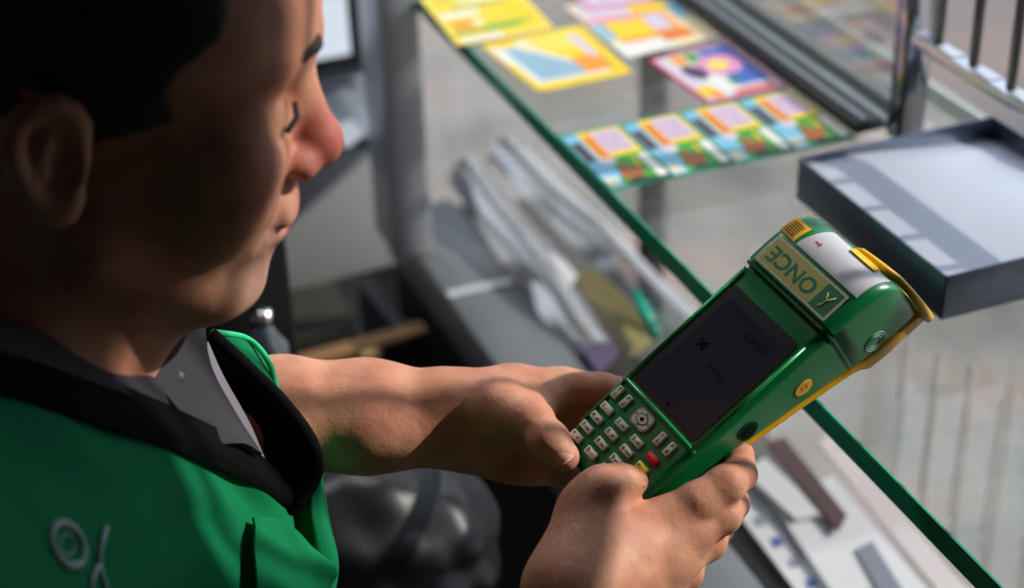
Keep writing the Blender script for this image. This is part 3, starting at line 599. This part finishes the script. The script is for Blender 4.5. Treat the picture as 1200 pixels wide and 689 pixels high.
# head frame (f forward, u up, r towards the man's right)
HY, HP, HR, HS = -.20, .22, .02, 1.07
hf = np.array([math.cos(HY)*math.cos(HP), math.sin(HY)*math.cos(HP), -math.sin(HP)]); hr = np.array([math.sin(HY), -math.cos(HY), 0]); hu = np.cross(hr, hf)
hu, hr = hu*math.cos(HR)+hr*math.sin(HR), hr*math.cos(HR)-hu*math.sin(HR)
HO = np.array([.083, .780, .316]); HRm = np.array([hf, hu, hr])
FS = .88
def H(f, u, r=0): return HO+HS*.001*(hf*(f*FS+3)+hu*u+hr*r)
def hm(*r): return np.array(r)*HS*.001*np.array([FS, 1, 1])
head = Field()
head.ell(H(2, 56), hm(96, 76, 75), HRm).ell(H(46, 56), hm(55, 52, 60), HRm, k=.02).ell(H(50, -14), hm(42, 74, 54), HRm, k=.03)
head.cone(H(66, -6, -40), H(66, -6, 40), .018*HS, .018*HS, k=.03)
for s in (-1, 1):
    head.cone(H(4, -52, 50*s), H(64, -86, 20*s), .014*HS, .017*HS, k=.03)
    head.ell(H(66, -30, 34*s), hm(20, 24, 18), HRm, k=.02)
    head.cone(H(93, 40, 7*s), H(78, 40, 38*s), .010*HS, .009*HS, k=.012)
head.cone(H(70, -88), H(76, -90), .017*HS, .016*HS, k=.02).ell(H(78, -50), hm(24, 26, 27), HRm, k=.02)
for s in (-1, 1): head.ell(H(97, 15, 32*s), hm(14, 10, 17), HRm, k=.012, sg=-1).ell(H(78.5, 13, 32*s), hm(13.5, 13, 14.5), HRm, k=.005)
head.cone(H(94, 26), H(111, -10), .0075*HS, .0105*HS, k=.012).ell(H(114.5, -15), hm(12.5, 11.5, 12.5), HRm, k=.008)
for s in (-1, 1): head.ell(H(103, -21, 12.5*s), hm(11, 8.5, 8), HRm, k=.006).ell(H(107, -29, 7*s), hm(6, 4, 3.4), HRm, k=.003, sg=-1)
head.ell(H(97, -43), hm(9, 8, 22), HRm, k=.012).ell(H(98.5, -47.5), hm(7, 4.5, 22), HRm, k=.006).ell(H(95.5, -57), hm(8, 5.5, 19), HRm, k=.006).ell(H(103, -52), hm(10, 1.3, 26), HRm, k=.004, sg=-1)
for s in (-1, 1): head.cone(H(101, -30, 20*s), H(90, -54, 33*s), .0025, .0025, k=.008, sg=-1)   # smile folds
# ears
for s in (-1, 1):
    e = Field(); H0 = H
    def H(f, u, r=0): return H0(f*.95-10, u*.82+2, r)
    pts = [(5, 12), (5, 20), (1, 27), (-6, 31), (-14, 31), (-21, 27), (-25, 19), (-25, 8), (-22, -3), (-17, -13), (-12, -22), (-6, -28), (0, -27), (3, -20), (3, -12)]
    off = [0, .5, 2, 4, 6, 8, 9, 9, 8, 6, 4, 3, 1, 0, 0]
    for (a, b), (c, d), o1, o2 in zip(pts[:-1], pts[1:], off[:-1], off[1:]): e.cone(H(a-4, b, (75+o1)*s), H(c-4, d, (75+o2)*s), .0042*HS, .0042*HS, k=.004)
    e.ell(H(-10, 3, 77*s), hm(15, 27, 4.5), HRm, k=.006); e.ell(H(-5, -23, 77*s), hm(8, 9, 5), HRm, k=.006)
    e.ell(H(-6, 0, 84*s), hm(8, 14, 6), HRm, k=.006, sg=-1); e.cone(H(-14, 18, 80*s), H(-15, -4, 81*s), .0025, .0025, k=.005)
    e.cone(H(2, 4, 78*s), H(1, -6, 78*s), .0045, .004, k=.004); H = H0
    head.sub(e, k=.006); head.ell(H(-12, 1, 80*s), hm(5, 8, 9), HRm, k=.004, sg=-1)
NB = np.array([-.005, .775, .150])
head.cone(H(-22, -30), NB, .058, .057, k=.03); head.cone(H(6, -58), NB+np.array([.030, 0, -.01]), .040, .038, k=.04)
head.cone(H(44, -84), NB+np.array([.06, 0, -.005]), .012, .014, k=.03)
# torso and arms
SR, SL = np.array([-.035, .600, .095]), np.array([-.035, .955, .095])
ER, EL = np.array([.075, .470, -.10]), np.array([.035, .905, .035])
WR, WL = A(682, 752, .925), A(545, 492, 1.045)
body = Field(); body.sub(head, k=.02)
body.cone(NB, SR, .05, .052, k=.05).cone(NB, SL, .05, .052, k=.05)
body.cone((-.03, .70, .06), (-.05, .70, -.30), .095, .09, k=.06).cone((-.03, .86, .06), (-.05, .86, -.30), .095, .09, k=.06).ell((-.0, .78, -.22), (.13, .16, .17), k=.06)
body.cone(SR, ER, .046, .040, k=.03).cone(SL, EL, .046, .041, k=.03)
body.cone(ER, WR, .042, .027, k=.03)
EL2 = A(330, 488, 1.035)
body.cone(EL, EL2, .038, .0335, k=.02).cone(EL2, A(430, 486, 1.04), .0325, .0275, k=.02)
for dy in (-.2, .2): pass
wa, wb = A(530, 470, 1.045), A(530, 512, 1.04)
body.cone(A(430, 474, 1.045), wa, .026, .0165, k=.02).cone(A(430, 502, 1.035), wb, .026, .0165, k=.02)
body.ell(A(508, 458, 1.035), (.012, .011, .010), k=.012)
# left hand
lh = Field()
lh.cone(wa, A(600, 462, 1.048), .0165, .016, k=.012).cone(wb, A(600, 525, 1.046), .0165, .0165, k=.012).cone(A(530, 490, 1.043), A(610, 495, 1.055), .019, .018, k=.015)
lh.cone(A(600, 462, 1.048), A(657, 458, 1.05), .0160, .0128, k=.014).cone(A(605, 485, 1.055), A(668, 486, 1.062), .0150, .0125, k=.012)
lh.cone(A(603, 510, 1.055), A(668, 516, 1.064), .0150, .0122, k=.012).cone(A(600, 527, 1.046), A(655, 541, 1.055), .0155, .0120, k=.012)
lh.cone(A(560, 522, 1.040), A(625, 540, 1.045), .0145, .0125, k=.015)                      # heel of the hand
lh.cone(A(556, 472, 1.035), A(602, 490, 1.018), .0155, .0165, k=.016)                       # thumb base
def finger(f, pts, rad, k=.003, kj=.006, base=None):
    g = Field()
    for a, b, r1, r2 in zip(pts[:-1], pts[1:], rad[:-1], rad[1:]): g.cone(a, b, r1, r2, k=k)
    f.sub(g, k=kj); return g
th = finger(lh, [A(585, 476, 1.024), A(622, 495, 1.008), A(644, 517, .994), A(661, 535, .988)], [.0165, .0130, .0108, .0090], k=.006, kj=.006)
th.ell(A(642, 516, .992), (.0108, .0108, .0108), k=.004)
fg = Field()
finger(fg, [A(657, 458, 1.05), A(706, 457, 1.044), D(-20, -28, -47), D(0, -30, -46)], [.0128, .0105, .0092, .008], kj=.003)
finger(fg, [A(668, 486, 1.062), A(712, 487, 1.054), D(-18, -48, -42), D(2, -49, -39)], [.0125, .0108, .0094, .0082], kj=.003)
finger(fg, [A(668, 516, 1.064), A(704, 522, 1.048), D(-14, -66, -38), D(4, -66, -36)], [.0122, .0104, .009, .008], kj=.003)
finger(fg, [A(655, 541, 1.055), A(684, 556, 1.034), D(-10, -85, -34), D(4, -84, -33)], [.012, .0098, .0084, .0076], kj=.003)
lh.sub(fg, k=.010)
lh.cone(A(640, 470, 1.035), A(628, 492, 1.022), .0062, .0075, k=.014)                        # web of skin
body.sub(lh, k=.012)
# right hand
rh = Field()
rh.cone(WR, A(700, 690, .925), .026, .022, k=.02)
MI, MM, MRg, ML = A(789, 618, .957), A(776, 655, .950), A(757, 688, .952), A(738, 716, .958)
PW = A(672, 705, .928)
rh.cone(A(668, 690, .925), MI, .0215, .0122, k=.010).cone(A(680, 712, .920), MM, .0215, .0122, k=.010).cone(A(690, 730, .922), MRg, .021, .0120, k=.010).cone(A(700, 745, .93), ML, .020, .012, k=.02)
rh.cone(A(668, 690, .925), A(685, 604, .943), .0225, .0150, k=.02)                          # thumb metacarpal
rh.cone(A(704, 642, .947), A(742, 620, .955), .0150, .0120, k=.010).cone(A(742, 620, .955), A(780, 612, .957), .0120, .0120, k=.008)
rh.cone(MI+MC[2]*.002, MM+MC[2]*.002, .0112, .0112, k=.012).cone(MM+MC[2]*.002, MRg+MC[2]*.002, .011, .011, k=.012).cone((MI*.6+A(668, 690, .925)*.4)+MC[2]*.001, (MM*.6+A(680, 712, .92)*.4)+MC[2]*.001, .0145, .0145, k=.014)
rh.cone(A(700, 585, .9435), A(704, 636, .941), .0140, .0190, k=.016).cone(A(700, 660, .938), A(775, 635, .953), .0180, .0135, k=.02)
th2 = finger(rh, [A(685, 604, .943), A(706, 572, .942), A(728, 565, .9455), A(744, 564, .951)], [.0150, .0108, .0088, .0074], k=.008, kj=.006)
th2.ell(A(707, 569, .940), (.0105, .0105, .0105), k=.004)
fr = Field()
finger(fr, [MI, A(818, 590, .952), A(850, 568, .955), A(866, 556, .968), D(35.5, -25, -36)], [.0132, .0120, .0108, .0097, .0086], k=.004, kj=.003)
finger(fr, [MM, A(815, 622, .952), A(847, 604, .958), A(858, 590, .982), D(30, -38, -40)], [.0130, .0108, .0102, .0094, .0084], k=.004, kj=.002)
finger(fr, [MRg, A(798, 655, .957), A(830, 636, .966), A(840, 620, .992), D(24, -58, -38)], [.0126, .0104, .0098, .009, .0082], k=.004, kj=.002)
finger(fr, [ML, A(778, 688, .966), A(805, 672, .975), A(812, 655, .995), D(20, -76, -36)], [.0118, .0095, .0088, .0082, .0076], k=.004, kj=.002)
rh.sub(fr, k=.010)
for q, r in ((MI, .0105), (MM, .0112), (MRg, .0108)): rh.ell(q-MC[2]*.0045, (r, r, r), k=.010)
for a, b in ((MI, A(700, 690, .905)), (MM, A(706, 702, .903)), (MRg, A(712, 714, .905))):    # tendons
    q = a*.55+b*.45; rh.cone(a-MC[2]*.0075, q-MC[2]*.0055, .0055, .0045, k=.006)
body.sub(rh, k=.014)
def skin_material():
    m = bpy.data.materials.new('skin'); m.use_nodes = True; nt = m.node_tree; b = nt.nodes['Principled BSDF']; L = nt.links
    b.inputs['Roughness'].default_value = .56; b.inputs['Specular IOR Level'].default_value = .35; b.inputs['Subsurface Weight'].default_value = .12; b.inputs['Subsurface Radius'].default_value = (.006, .002, .001); b.inputs['Subsurface Scale'].default_value = 1
    tc = nt.nodes.new('ShaderNodeTexCoord')
    n = nt.nodes.new('ShaderNodeTexNoise'); n.inputs['Scale'].default_value = 38; n.inputs['Detail'].default_value = 4; L.new(tc.outputs['Object'], n.inputs['Vector'])
    r = nt.nodes.new('ShaderNodeValToRGB'); r.color_ramp.elements[0].position = .32; r.color_ramp.elements[0].color = (*s2l((176, 114, 90)), 1); r.color_ramp.elements[1].position = .7; r.color_ramp.elements[1].color = (*s2l((206, 150, 120)), 1)
    L.new(n.outputs['Fac'], r.inputs[0])
    # grey stubble round the chin and lips
    mp = nt.nodes.new('ShaderNodeVectorMath'); mp.operation = 'DISTANCE'; c = H(84, -72); mp.inputs[1].default_value = tuple(c); L.new(tc.outputs['Object'], mp.inputs[0])
    mr = nt.nodes.new('ShaderNodeMapRange'); mr.inputs[1].default_value = .030; mr.inputs[2].default_value = .05; mr.inputs[3].default_value = .4; mr.inputs[4].default_value = 0; L.new(mp.outputs['Value'], mr.inputs[0])
    mx = nt.nodes.new('ShaderNodeMix'); mx.data_type = 'RGBA'; mx.inputs[7].default_value = (*s2l((150, 138, 132)), 1); L.new(mr.outputs[0], mx.inputs[0]); L.new(r.outputs[0], mx.inputs[6])
    # lips and nose redder
    last = mx
    for cc, r0, r1, col, amt in ((H(100, -52), .013, .026, (150, 66, 62), .8), (H(114, -14), .016, .034, (168, 84, 76), .7)):
        d = nt.nodes.new('ShaderNodeVectorMath'); d.operation = 'DISTANCE'; d.inputs[1].default_value = tuple(cc); L.new(tc.outputs['Object'], d.inputs[0])
        q = nt.nodes.new('ShaderNodeMapRange'); q.inputs[1].default_value = r0; q.inputs[2].default_value = r1; q.inputs[3].default_value = amt; q.inputs[4].default_value = 0; L.new(d.outputs['Value'], q.inputs[0])
        x = nt.nodes.new('ShaderNodeMix'); x.data_type = 'RGBA'; x.inputs[7].default_value = (*s2l(col), 1); L.new(q.outputs[0], x.inputs[0]); L.new(last.outputs[2], x.inputs[6]); last = x
    L.new(last.outputs[2], b.inputs['Base Color'])
    v = nt.nodes.new('ShaderNodeTexVoronoi'); v.inputs['Scale'].default_value = 900; L.new(tc.outputs['Object'], v.inputs['Vector'])
    n2 = nt.nodes.new('ShaderNodeTexNoise'); n2.inputs['Scale'].default_value = 170; n2.inputs['Detail'].default_value = 5; L.new(tc.outputs['Object'], n2.inputs['Vector'])
    n3 = nt.nodes.new('ShaderNodeTexNoise'); n3.inputs['Scale'].default_value = 48; n3.inputs['Detail'].default_value = 2; n3.inputs['Distortion'].default_value = 1.2; L.new(tc.outputs['Object'], n3.inputs['Vector'])
    ad0 = nt.nodes.new('ShaderNodeMath'); ad0.operation = 'MULTIPLY_ADD'; ad0.inputs[1].default_value = 1.6; L.new(n3.outputs['Fac'], ad0.inputs[0]); L.new(n2.outputs['Fac'], ad0.inputs[2])
    ad = nt.nodes.new('ShaderNodeMath'); ad.operation = 'MULTIPLY_ADD'; ad.inputs[1].default_value = .25; L.new(v.outputs['Distance'], ad.inputs[0]); L.new(ad0.outputs[0], ad.inputs[2])
    bp = nt.nodes.new('ShaderNodeBump'); bp.inputs['Distance'].default_value = .0005; bp.inputs['Strength'].default_value = .7; L.new(ad.outputs[0], bp.inputs['Height']); L.new(bp.outputs['Normal'], b.inputs['Normal'])
    return m
m_skin = skin_material()
man = skin_mesh('person', body, .0022, m_skin, lo=(-.19, .42, -.40), hi=None)
tag(man, 'man in a green vest leaning over, holding the green terminal in both hands', 'person')
# hair: short, covers the skull behind the hairline
hair = Field(); hair.ell(H(2, 56), hm(96, 76, 75)+.004, HRm).ell(H(44, 60), hm(55, 50, 61)+.003, HRm, k=.02)
def hair_clip(P, v):
    q = (P-HO)@HRm.T/HS*1000; f, u, r = q[:, 0], q[:, 1], q[:, 2]
    front = (f-(36+np.clip((u-40)*.30, -30, 40)+6*np.sin(u*.12)))*.0008; low = (12-u+np.clip((f-20)*.5, -12, 40)-np.clip((-f-20)*.9, 0, 60))*.0008
    ear = .025-np.sqrt(((f+21)/1000)**2+((u-4)/1000)**2); 
    return np.maximum(np.maximum(np.maximum(v, front), low), np.where(np.abs(r) > 60, ear, -.1))
m_hair = mat('hair_dark', (40, 30, 27), .8, bump=.0012, bscale=420, var=.25, vscale=60)
skin_mesh('hair', hair, .0032, m_hair, man, clip=hair_clip)
for s in (-1, 1):
    tube('eyebrow', [H(103, 40, 10*s), H(100, 44, 22*s), H(92, 43, 35*s), H(80, 38, 45*s)], [.004, .0055, .005, .002], m_hair, man)
    eb = tube('eyelid_line', [H(96, 13, 20*s), H(96.5, 11, 30*s), H(91, 10, 43*s)], .0016, mat('lash', (30, 22, 20), .7), man)
def nail(c, fwd, nrm, wd, ln, name='thumbnail'):
    fwd = np.array(fwd)/np.linalg.norm(fwd); nrm = np.array(nrm)-fwd*(np.array(nrm)@fwd); nrm /= np.linalg.norm(nrm); s = np.cross(fwd, nrm); vs = []; fs = []
    for lay in (0, 1):
        for i in range(9):
            for j in range(9):
                a, b = (i-4)/4, (j-4)/4; k = math.sqrt(max(0, 1-abs(b)**3*.7))
                vs.append(c+fwd*ln*.5*a*k+s*wd*.5*b+nrm*(-.0034*b*b-.0010*a*a-(0 if lay else .0016)))
    for i in range(8):
        for j in range(8): p = i*9+j; fs.append((81+p, 81+p+9, 81+p+10, 81+p+1)); fs.append((p, p+1, p+10, p+9))
    ring = list(range(8))+[8+9*i for i in range(8)]+[80-i for i in range(8)]+[72-9*i for i in range(8)]
    for k in range(len(ring)): a, b = ring[k], ring[(k+1) % len(ring)]; fs.append((a, b, 81+b, 81+a))
    return mesh(name, vs, fs, bpy.data.materials.get('nail') or mat('nail', (206, 148, 126), .38), man, smooth=True)

nl = A(656, 527, .975); nail(A(660, 529, .9800), A(664, 532, .987)-A(648, 516, .994)+MC[2]*.002, -MC[2]*.9+MC[1]*.35+MC[0]*.25, .0125, .0135)
nail(A(747, 556, .9455), A(744, 564, .951)-A(720, 565, .9455)+MC[2]*.003, -MC[2]*.55+MC[1]*.85, .0115, .0115)
nail(A(878, 543, .972), D(35.5, -25, -36)-A(865, 556, .967), MC[0]*.9-MC[2]*.3+MC[1]*.2, .0105, .0110, 'fingernail')
# ------------------------------------------------------------------ clothes
m_vest = mat('vest_green', (0, 112, 68), .85, spec=.15, bump=.0004, bscale=60, var=.08, vscale=20)
m_lin = mat('lining_black', (5, 5, 7), .9, spec=.1); m_shirt = mat('shirt_grey', (40, 39, 46), .85, bump=.0004, bscale=500); m_sh2 = mat('trouser_black', (15, 15, 18), .8, bump=.001, bscale=25)
def cr(P, n):
    # Catmull-Rom through the rows of P (k, m, 3) -> (n, m, 3)
    k = len(P); Q = np.concatenate([2*P[:1]-P[1:2], P, 2*P[-1:]-P[-2:-1]]); out = []
    for t in np.linspace(0, k-1-1e-9, n):
        i = int(t); f = t-i; a, b, c, d = Q[i], Q[i+1], Q[i+2], Q[i+3]
        out.append(.5*((2*b)+(-a+c)*f+(2*a-5*b+4*c-d)*f*f+(-a+3*b-3*c+d)*f**3))
    return np.array(out)
def patch_pts(rows, nu, nv):
    G = np.array([[A(*q) for q in r] for r in rows]); G = cr(G, nu); return cr(G.transpose(1, 0, 2), nv).transpose(1, 0, 2)
def patch(name, rows, th, m, parent, nu=36, nv=36, m2=None, sel=None, wr=0):
    G = patch_pts(rows, nu, nv); du = np.gradient(G, axis=0); dv = np.gradient(G, axis=1); N_ = np.cross(du, dv); N_ /= np.linalg.norm(N_, axis=2)[..., None]+1e-12
    if (N_*(CP-G)).sum() < 0: N_ = -N_; flip = True
    else: flip = False
    if wr:
        i, j = np.meshgrid(np.arange(nu), np.arange(nv), indexing='ij'); W = np.sin(i*.55+np.sin(j*.35)*1.6)*np.sin(j*.21+1+i*.11)+.5*np.sin(j*.5-i*.3+2)
        G = G+N_*(W*wr)[..., None]
    V = np.concatenate([G.reshape(-1, 3), (G-N_*th).reshape(-1, 3)]); K = nu*nv; fs = []; mi = []
    for i in range(nu-1):
        for j in range(nv-1):
            a = i*nv+j; q = (a, a+nv, a+nv+1, a+1); q = q[::-1] if flip else q
            fs.append(q); fs.append(tuple(K+x for x in q[::-1])); z = 1 if (m2 and sel(i/(nu-1), j/(nv-1))) else 0; mi += [z, z]
    ring = [j for j in range(nv-1)]+[i*nv+nv-1 for i in range(nu-1)]+[(nu-1)*nv+j for j in range(nv-1, 0, -1)]+[i*nv for i in range(nu-1, 0, -1)]
    for k in range(len(ring)): a, b = ring[k], ring[(k+1) % len(ring)]; fs.append((a, b, K+b, K+a) if flip else (b, a, K+a, K+b)); mi.append(0)
    o = mesh(name, V, fs, m, parent, smooth=True, mats=[m]+([m2] if m2 else []), fm=mi); o.data.set_sharp_from_angle(angle=1.0); return o, G
sf = Field()
sf.cone(NB+np.array([0, 0, -.04]), SR, .064, .062, k=.05).cone(NB+np.array([0, 0, -.04]), SL, .064, .062, k=.05)
sf.cone((-.04, .70, .02), (-.05, .70, -.30), .095, .10, k=.06).cone((-.02, .86, .04), (-.04, .86, -.30), .105, .105, k=.06).ell((.02, .78, -.2), (.14, .165, .19), k=.06)
sf.cone(SR-np.array([.02, 0, .02]), SR*.45+ER*.55, .050, .048, k=.03).cone(SL, SL*.4+EL*.6, .058, .052, k=.03)
skin_mesh('shirt', sf, .006, mat('shirt_dark', (34, 34, 40), .85), man)
tf = Field()
for yy, kx in ((.66, .26), (.90, .28)):
    tf.cone((-.05, yy+.02*(1 if yy < .78 else -1), -.34), (kx, yy, -.36), .095, .066, k=.05).cone((kx, yy, -.36), (kx+.02, yy, -.90), .062, .048, k=.03)
tf.ell((-.06, .78, -.34), (.13, .17, .12), k=.05)
skin_mesh('trousers', tf, .008, m_sh2, man)
for yy, kx in ((.66, .28), (.90, .30)):
    so_ = Field().cone((kx-.02, yy, -.955), (kx+.17, yy, -.965), .042, .034, k=.01); skin_mesh('shoe', so_, .006, m_blk, man)
vest, VG = patch('vest', [[(-170, 440, .72), (-90, 445, .735), (0, 456, .775), (148, 504, .84), (270, 549, .93), (341, 594, .976)],
    [(-170, 520, .66), (-90, 530, .675), (0, 550, .73), (148, 590, .82), (265, 612, .925), (352, 640, .972)],
    [(-170, 640, .62), (-90, 650, .635), (0, 680, .68), (130, 700, .79), (262, 705, .91), (385, 672, .968)],
    [(-170, 800, .61), (-90, 810, .62), (0, 850, .66), (130, 850, .76), (260, 840, .89), (360, 765, .955)],
    [(-170, 1000, .62), (-90, 1000, .62), (0, 1050, .66), (130, 1050, .76), (260, 1000, .88), (340, 900, .94)]], .002, m_vest, man, 44, 56, wr=.0014)
patch('collar_band', [[(-170, 392, .735), (-90, 392, .75), (0, 400, .779), (110, 438, .827), (215, 482, .885), (300, 528, .952), (347, 578, .975)],
    [(-170, 420, .722), (-90, 420, .738), (0, 430, .770), (110, 468, .818), (212, 508, .874), (292, 548, .938), (346, 590, .973)],
    [(-170, 445, .718), (-90, 449, .733), (0, 460, .768), (110, 494, .814), (205, 527, .870), (285, 560, .935), (342, 598, .974)]], .003, m_lin, vest, 12, 50)
patch('vest_flap', [[(236, 402, .985), (242, 397, .975), (246, 392, .968), (290, 398, 1.00), (312, 412, 1.04)],
    [(255, 450, 1.0), (272, 440, .985), (288, 430, .975), (316, 434, .995), (322, 445, 1.04)],
    [(285, 505, 1.01), (310, 485, .99), (333, 475, .980), (341, 478, .995), (340, 485, 1.04)],
    [(318, 560, 1.0), (345, 540, .985), (366, 522, .978), (373, 528, .985), (374, 545, 1.03)],
    [(338, 592, .985), (352, 582, .982), (369, 558, .978), (378, 562, .985), (380, 580, 1.03)],
    [(345, 600, .98), (354, 605, .978), (368, 600, .975), (386, 612, .985), (388, 620, 1.03)],
    [(350, 660, .975), (362, 665, .972), (380, 660, .972), (396, 664, .982), (396, 668, 1.02)],
    [(350, 760, .97), (364, 745, .97), (378, 735, .975), (386, 725, .985), (380, 740, 1.02)]], .002, m_vest, vest, 56, 36, m2=m_lin, sel=lambda i, j: j < .5 and i < .56)
tube('flap_trim', cr(np.array([A(246, 391, .966), A(288, 429, .973), A(333, 474, .977), A(366, 521, .975), A(369, 558, .975), A(347, 592, .974)]), 40), .0042, m_lin, vest)
tube('flap_seam', cr(np.array([A(250, 389, .967), A(290, 397, .998), A(315, 424, .99), (A(326, 460, .99)), A(342, 479, .992), A(374, 530, .983)]), 40), .0018, mat('seam_green', (20, 190, 120), .6), vest)
patch('pocket_flap', [[(297, 606, .940), (330, 610, .953), (374, 645, .960)], [(300, 640, .928), (342, 650, .944), (396, 668, .952)], [(302, 705, .918), (348, 700, .932), (384, 696, .948)], [(302, 790, .905), (340, 780, .92), (370, 770, .94)]], .002, m_vest, vest, 26, 22, wr=.0008)
patch('shirt_collar', [[(160, 398, .885), (205, 372, .905), (238, 356, .922)], [(182, 440, .885), (218, 428, .905), (247, 425, .922)], [(212, 482, .895), (246, 475, .915), (276, 482, .935)], [(262, 520, .915), (288, 520, .93), (308, 532, .948)]], .003, m_shirt, man, 24, 20)
patch('shirt_collar', [[(244, 400, .955), (262, 440, .965), (290, 490, .975), (312, 535, .98)], [(240, 430, .935), (256, 470, .945), (280, 505, .955), (306, 540, .965)]], .003, mat('shirt_lit', (112, 110, 120), .85), man, 10, 24)  # lit side of the collar, painted in a paler shirt colour
patch('shirt_collar', [[(-120, 366, .735), (0, 378, .784), (100, 408, .830), (190, 446, .882)], [(-120, 398, .722), (0, 410, .770), (100, 444, .817), (200, 480, .874)]], .003, m_shirt, man, 8, 30)
tube('shirt_button', [A(208, 442, .902), A(208, 442, .899)], .0038, mat('button', (70, 68, 74), .6), man)
# badge printed on the vest
VP = VG.reshape(-1, 3); VQ = (VP-CP)@MC.T; VX = np.stack([600+FPX*VQ[:, 0]/VQ[:, 2], 344.5-FPX*VQ[:, 1]/VQ[:, 2]], 1)
def on_vest(x, y, off=.0012):
    d2 = ((VX-np.array([x, y]))**2).sum(1); k = np.argsort(d2)[:6]; wt = 1/(d2[k]+4); return A(x, y, (VQ[k, 2]*wt).sum()/wt.sum()-off)
m_bd = mat('badge_grey', (150, 172, 168), .7)
tube('badge_ring', [on_vest(79+19*math.cos(t)+3*math.sin(t), 638+25*math.sin(t)+5*math.cos(t)) for t in np.linspace(0, 2*math.pi, 30)[:-1]], .0019, m_bd, vest, closed=True, seg=8)
tube('badge_ring', [on_vest(79+9*math.cos(t), 638+12*math.sin(t)) for t in np.linspace(0, 2*math.pi, 20)[:-1]], .0006, m_bd, vest, closed=True, seg=6)
tube('badge_figure', [on_vest(*p) for p in ((124, 618), (119, 635), (115, 655), (118, 672), (124, 690))], .0018, m_bd, vest, seg=8)
tube('badge_figure', [on_vest(*p) for p in ((116, 660), (108, 678), (106, 695))], .0014, m_bd, vest, seg=8)
# stool under the man
st = empty('round_stool', (-.04, .78, GZ)); tag(st, 'round black padded stool the man sits on', 'stool')
tube('stool_seat', [(0, 0, .50), (0, 0, .512), (0, 0, .545), (0, 0, .555)], [.17, .185, .185, .17], m_blk, st, seg=32); tube('stool_post', [(0, 0, .06), (0, 0, .50)], .025, m_chrome, st, seg=16)
for k in range(5): a = 2*math.pi*k/5; tube('stool_leg', [(0, 0, .07), (.24*math.cos(a), .24*math.sin(a), .02)], [.018, .012], m_chrome, st)
# crumpled plastic bag beside the man's knees, bottle and black case in the background
def crumple(name, c, r, m, label, cat, seed, sub=5, amp=.22, fr=3.2):
    bm = bmesh.new(); bmesh.ops.create_icosphere(bm, subdivisions=sub, radius=1); rg = np.random.RandomState(seed); K_ = rg.randn(14, 3)*fr; ph = rg.rand(14)*6
    for v in bm.verts:
        p = np.array(v.co); d = 1+amp*sum(abs(math.sin(K_[i]@p+ph[i])) for i in range(14))/14*1.6-amp*.8
        v.co = Vector((p[0]*r[0]*d, p[1]*r[1]*d, max(-.95, p[2])*r[2]*d))
    o = bm_obj(name, bm, m, smooth=True); o.location = Vector(c); return tag(o, label, cat)
crumple('plastic_bag', A(430, 645, 1.36), (.10, .10, .09), mat('bag_dark', (26, 26, 31), .42), 'crumpled dark plastic bag below the forearm', 'bag', 3)
cb = tag(box('black_case', -.06, .055, -.03, .04, -.20, .10, m_blk, bev=.006), 'black case standing behind the chin', 'case'); cb.location = Vector(A(262, 372, 1.45))
bt = empty('clear_bottle', tuple(A(312, 420, 1.40))); tag(bt, 'small clear plastic bottle behind the vest collar', 'bottle')
m_cl = glass_mat('bottle_plastic', (.80, .86, .9), .05, dirt=.12, refl=2.0, dirt_col=(170, 190, 205))
tube('bottle_body', [(0, 0, -.05), (0, 0, -.046), (0, 0, .01), (0, 0, .028), (0, 0, .034)], [.014, .019, .019, .009, .008], m_cl, bt, seg=24); tube('bottle_cap', [(0, 0, .034), (0, 0, .046)], .009, mat('cap_silver', (220, 224, 228), .15, metal=1), bt, seg=20)
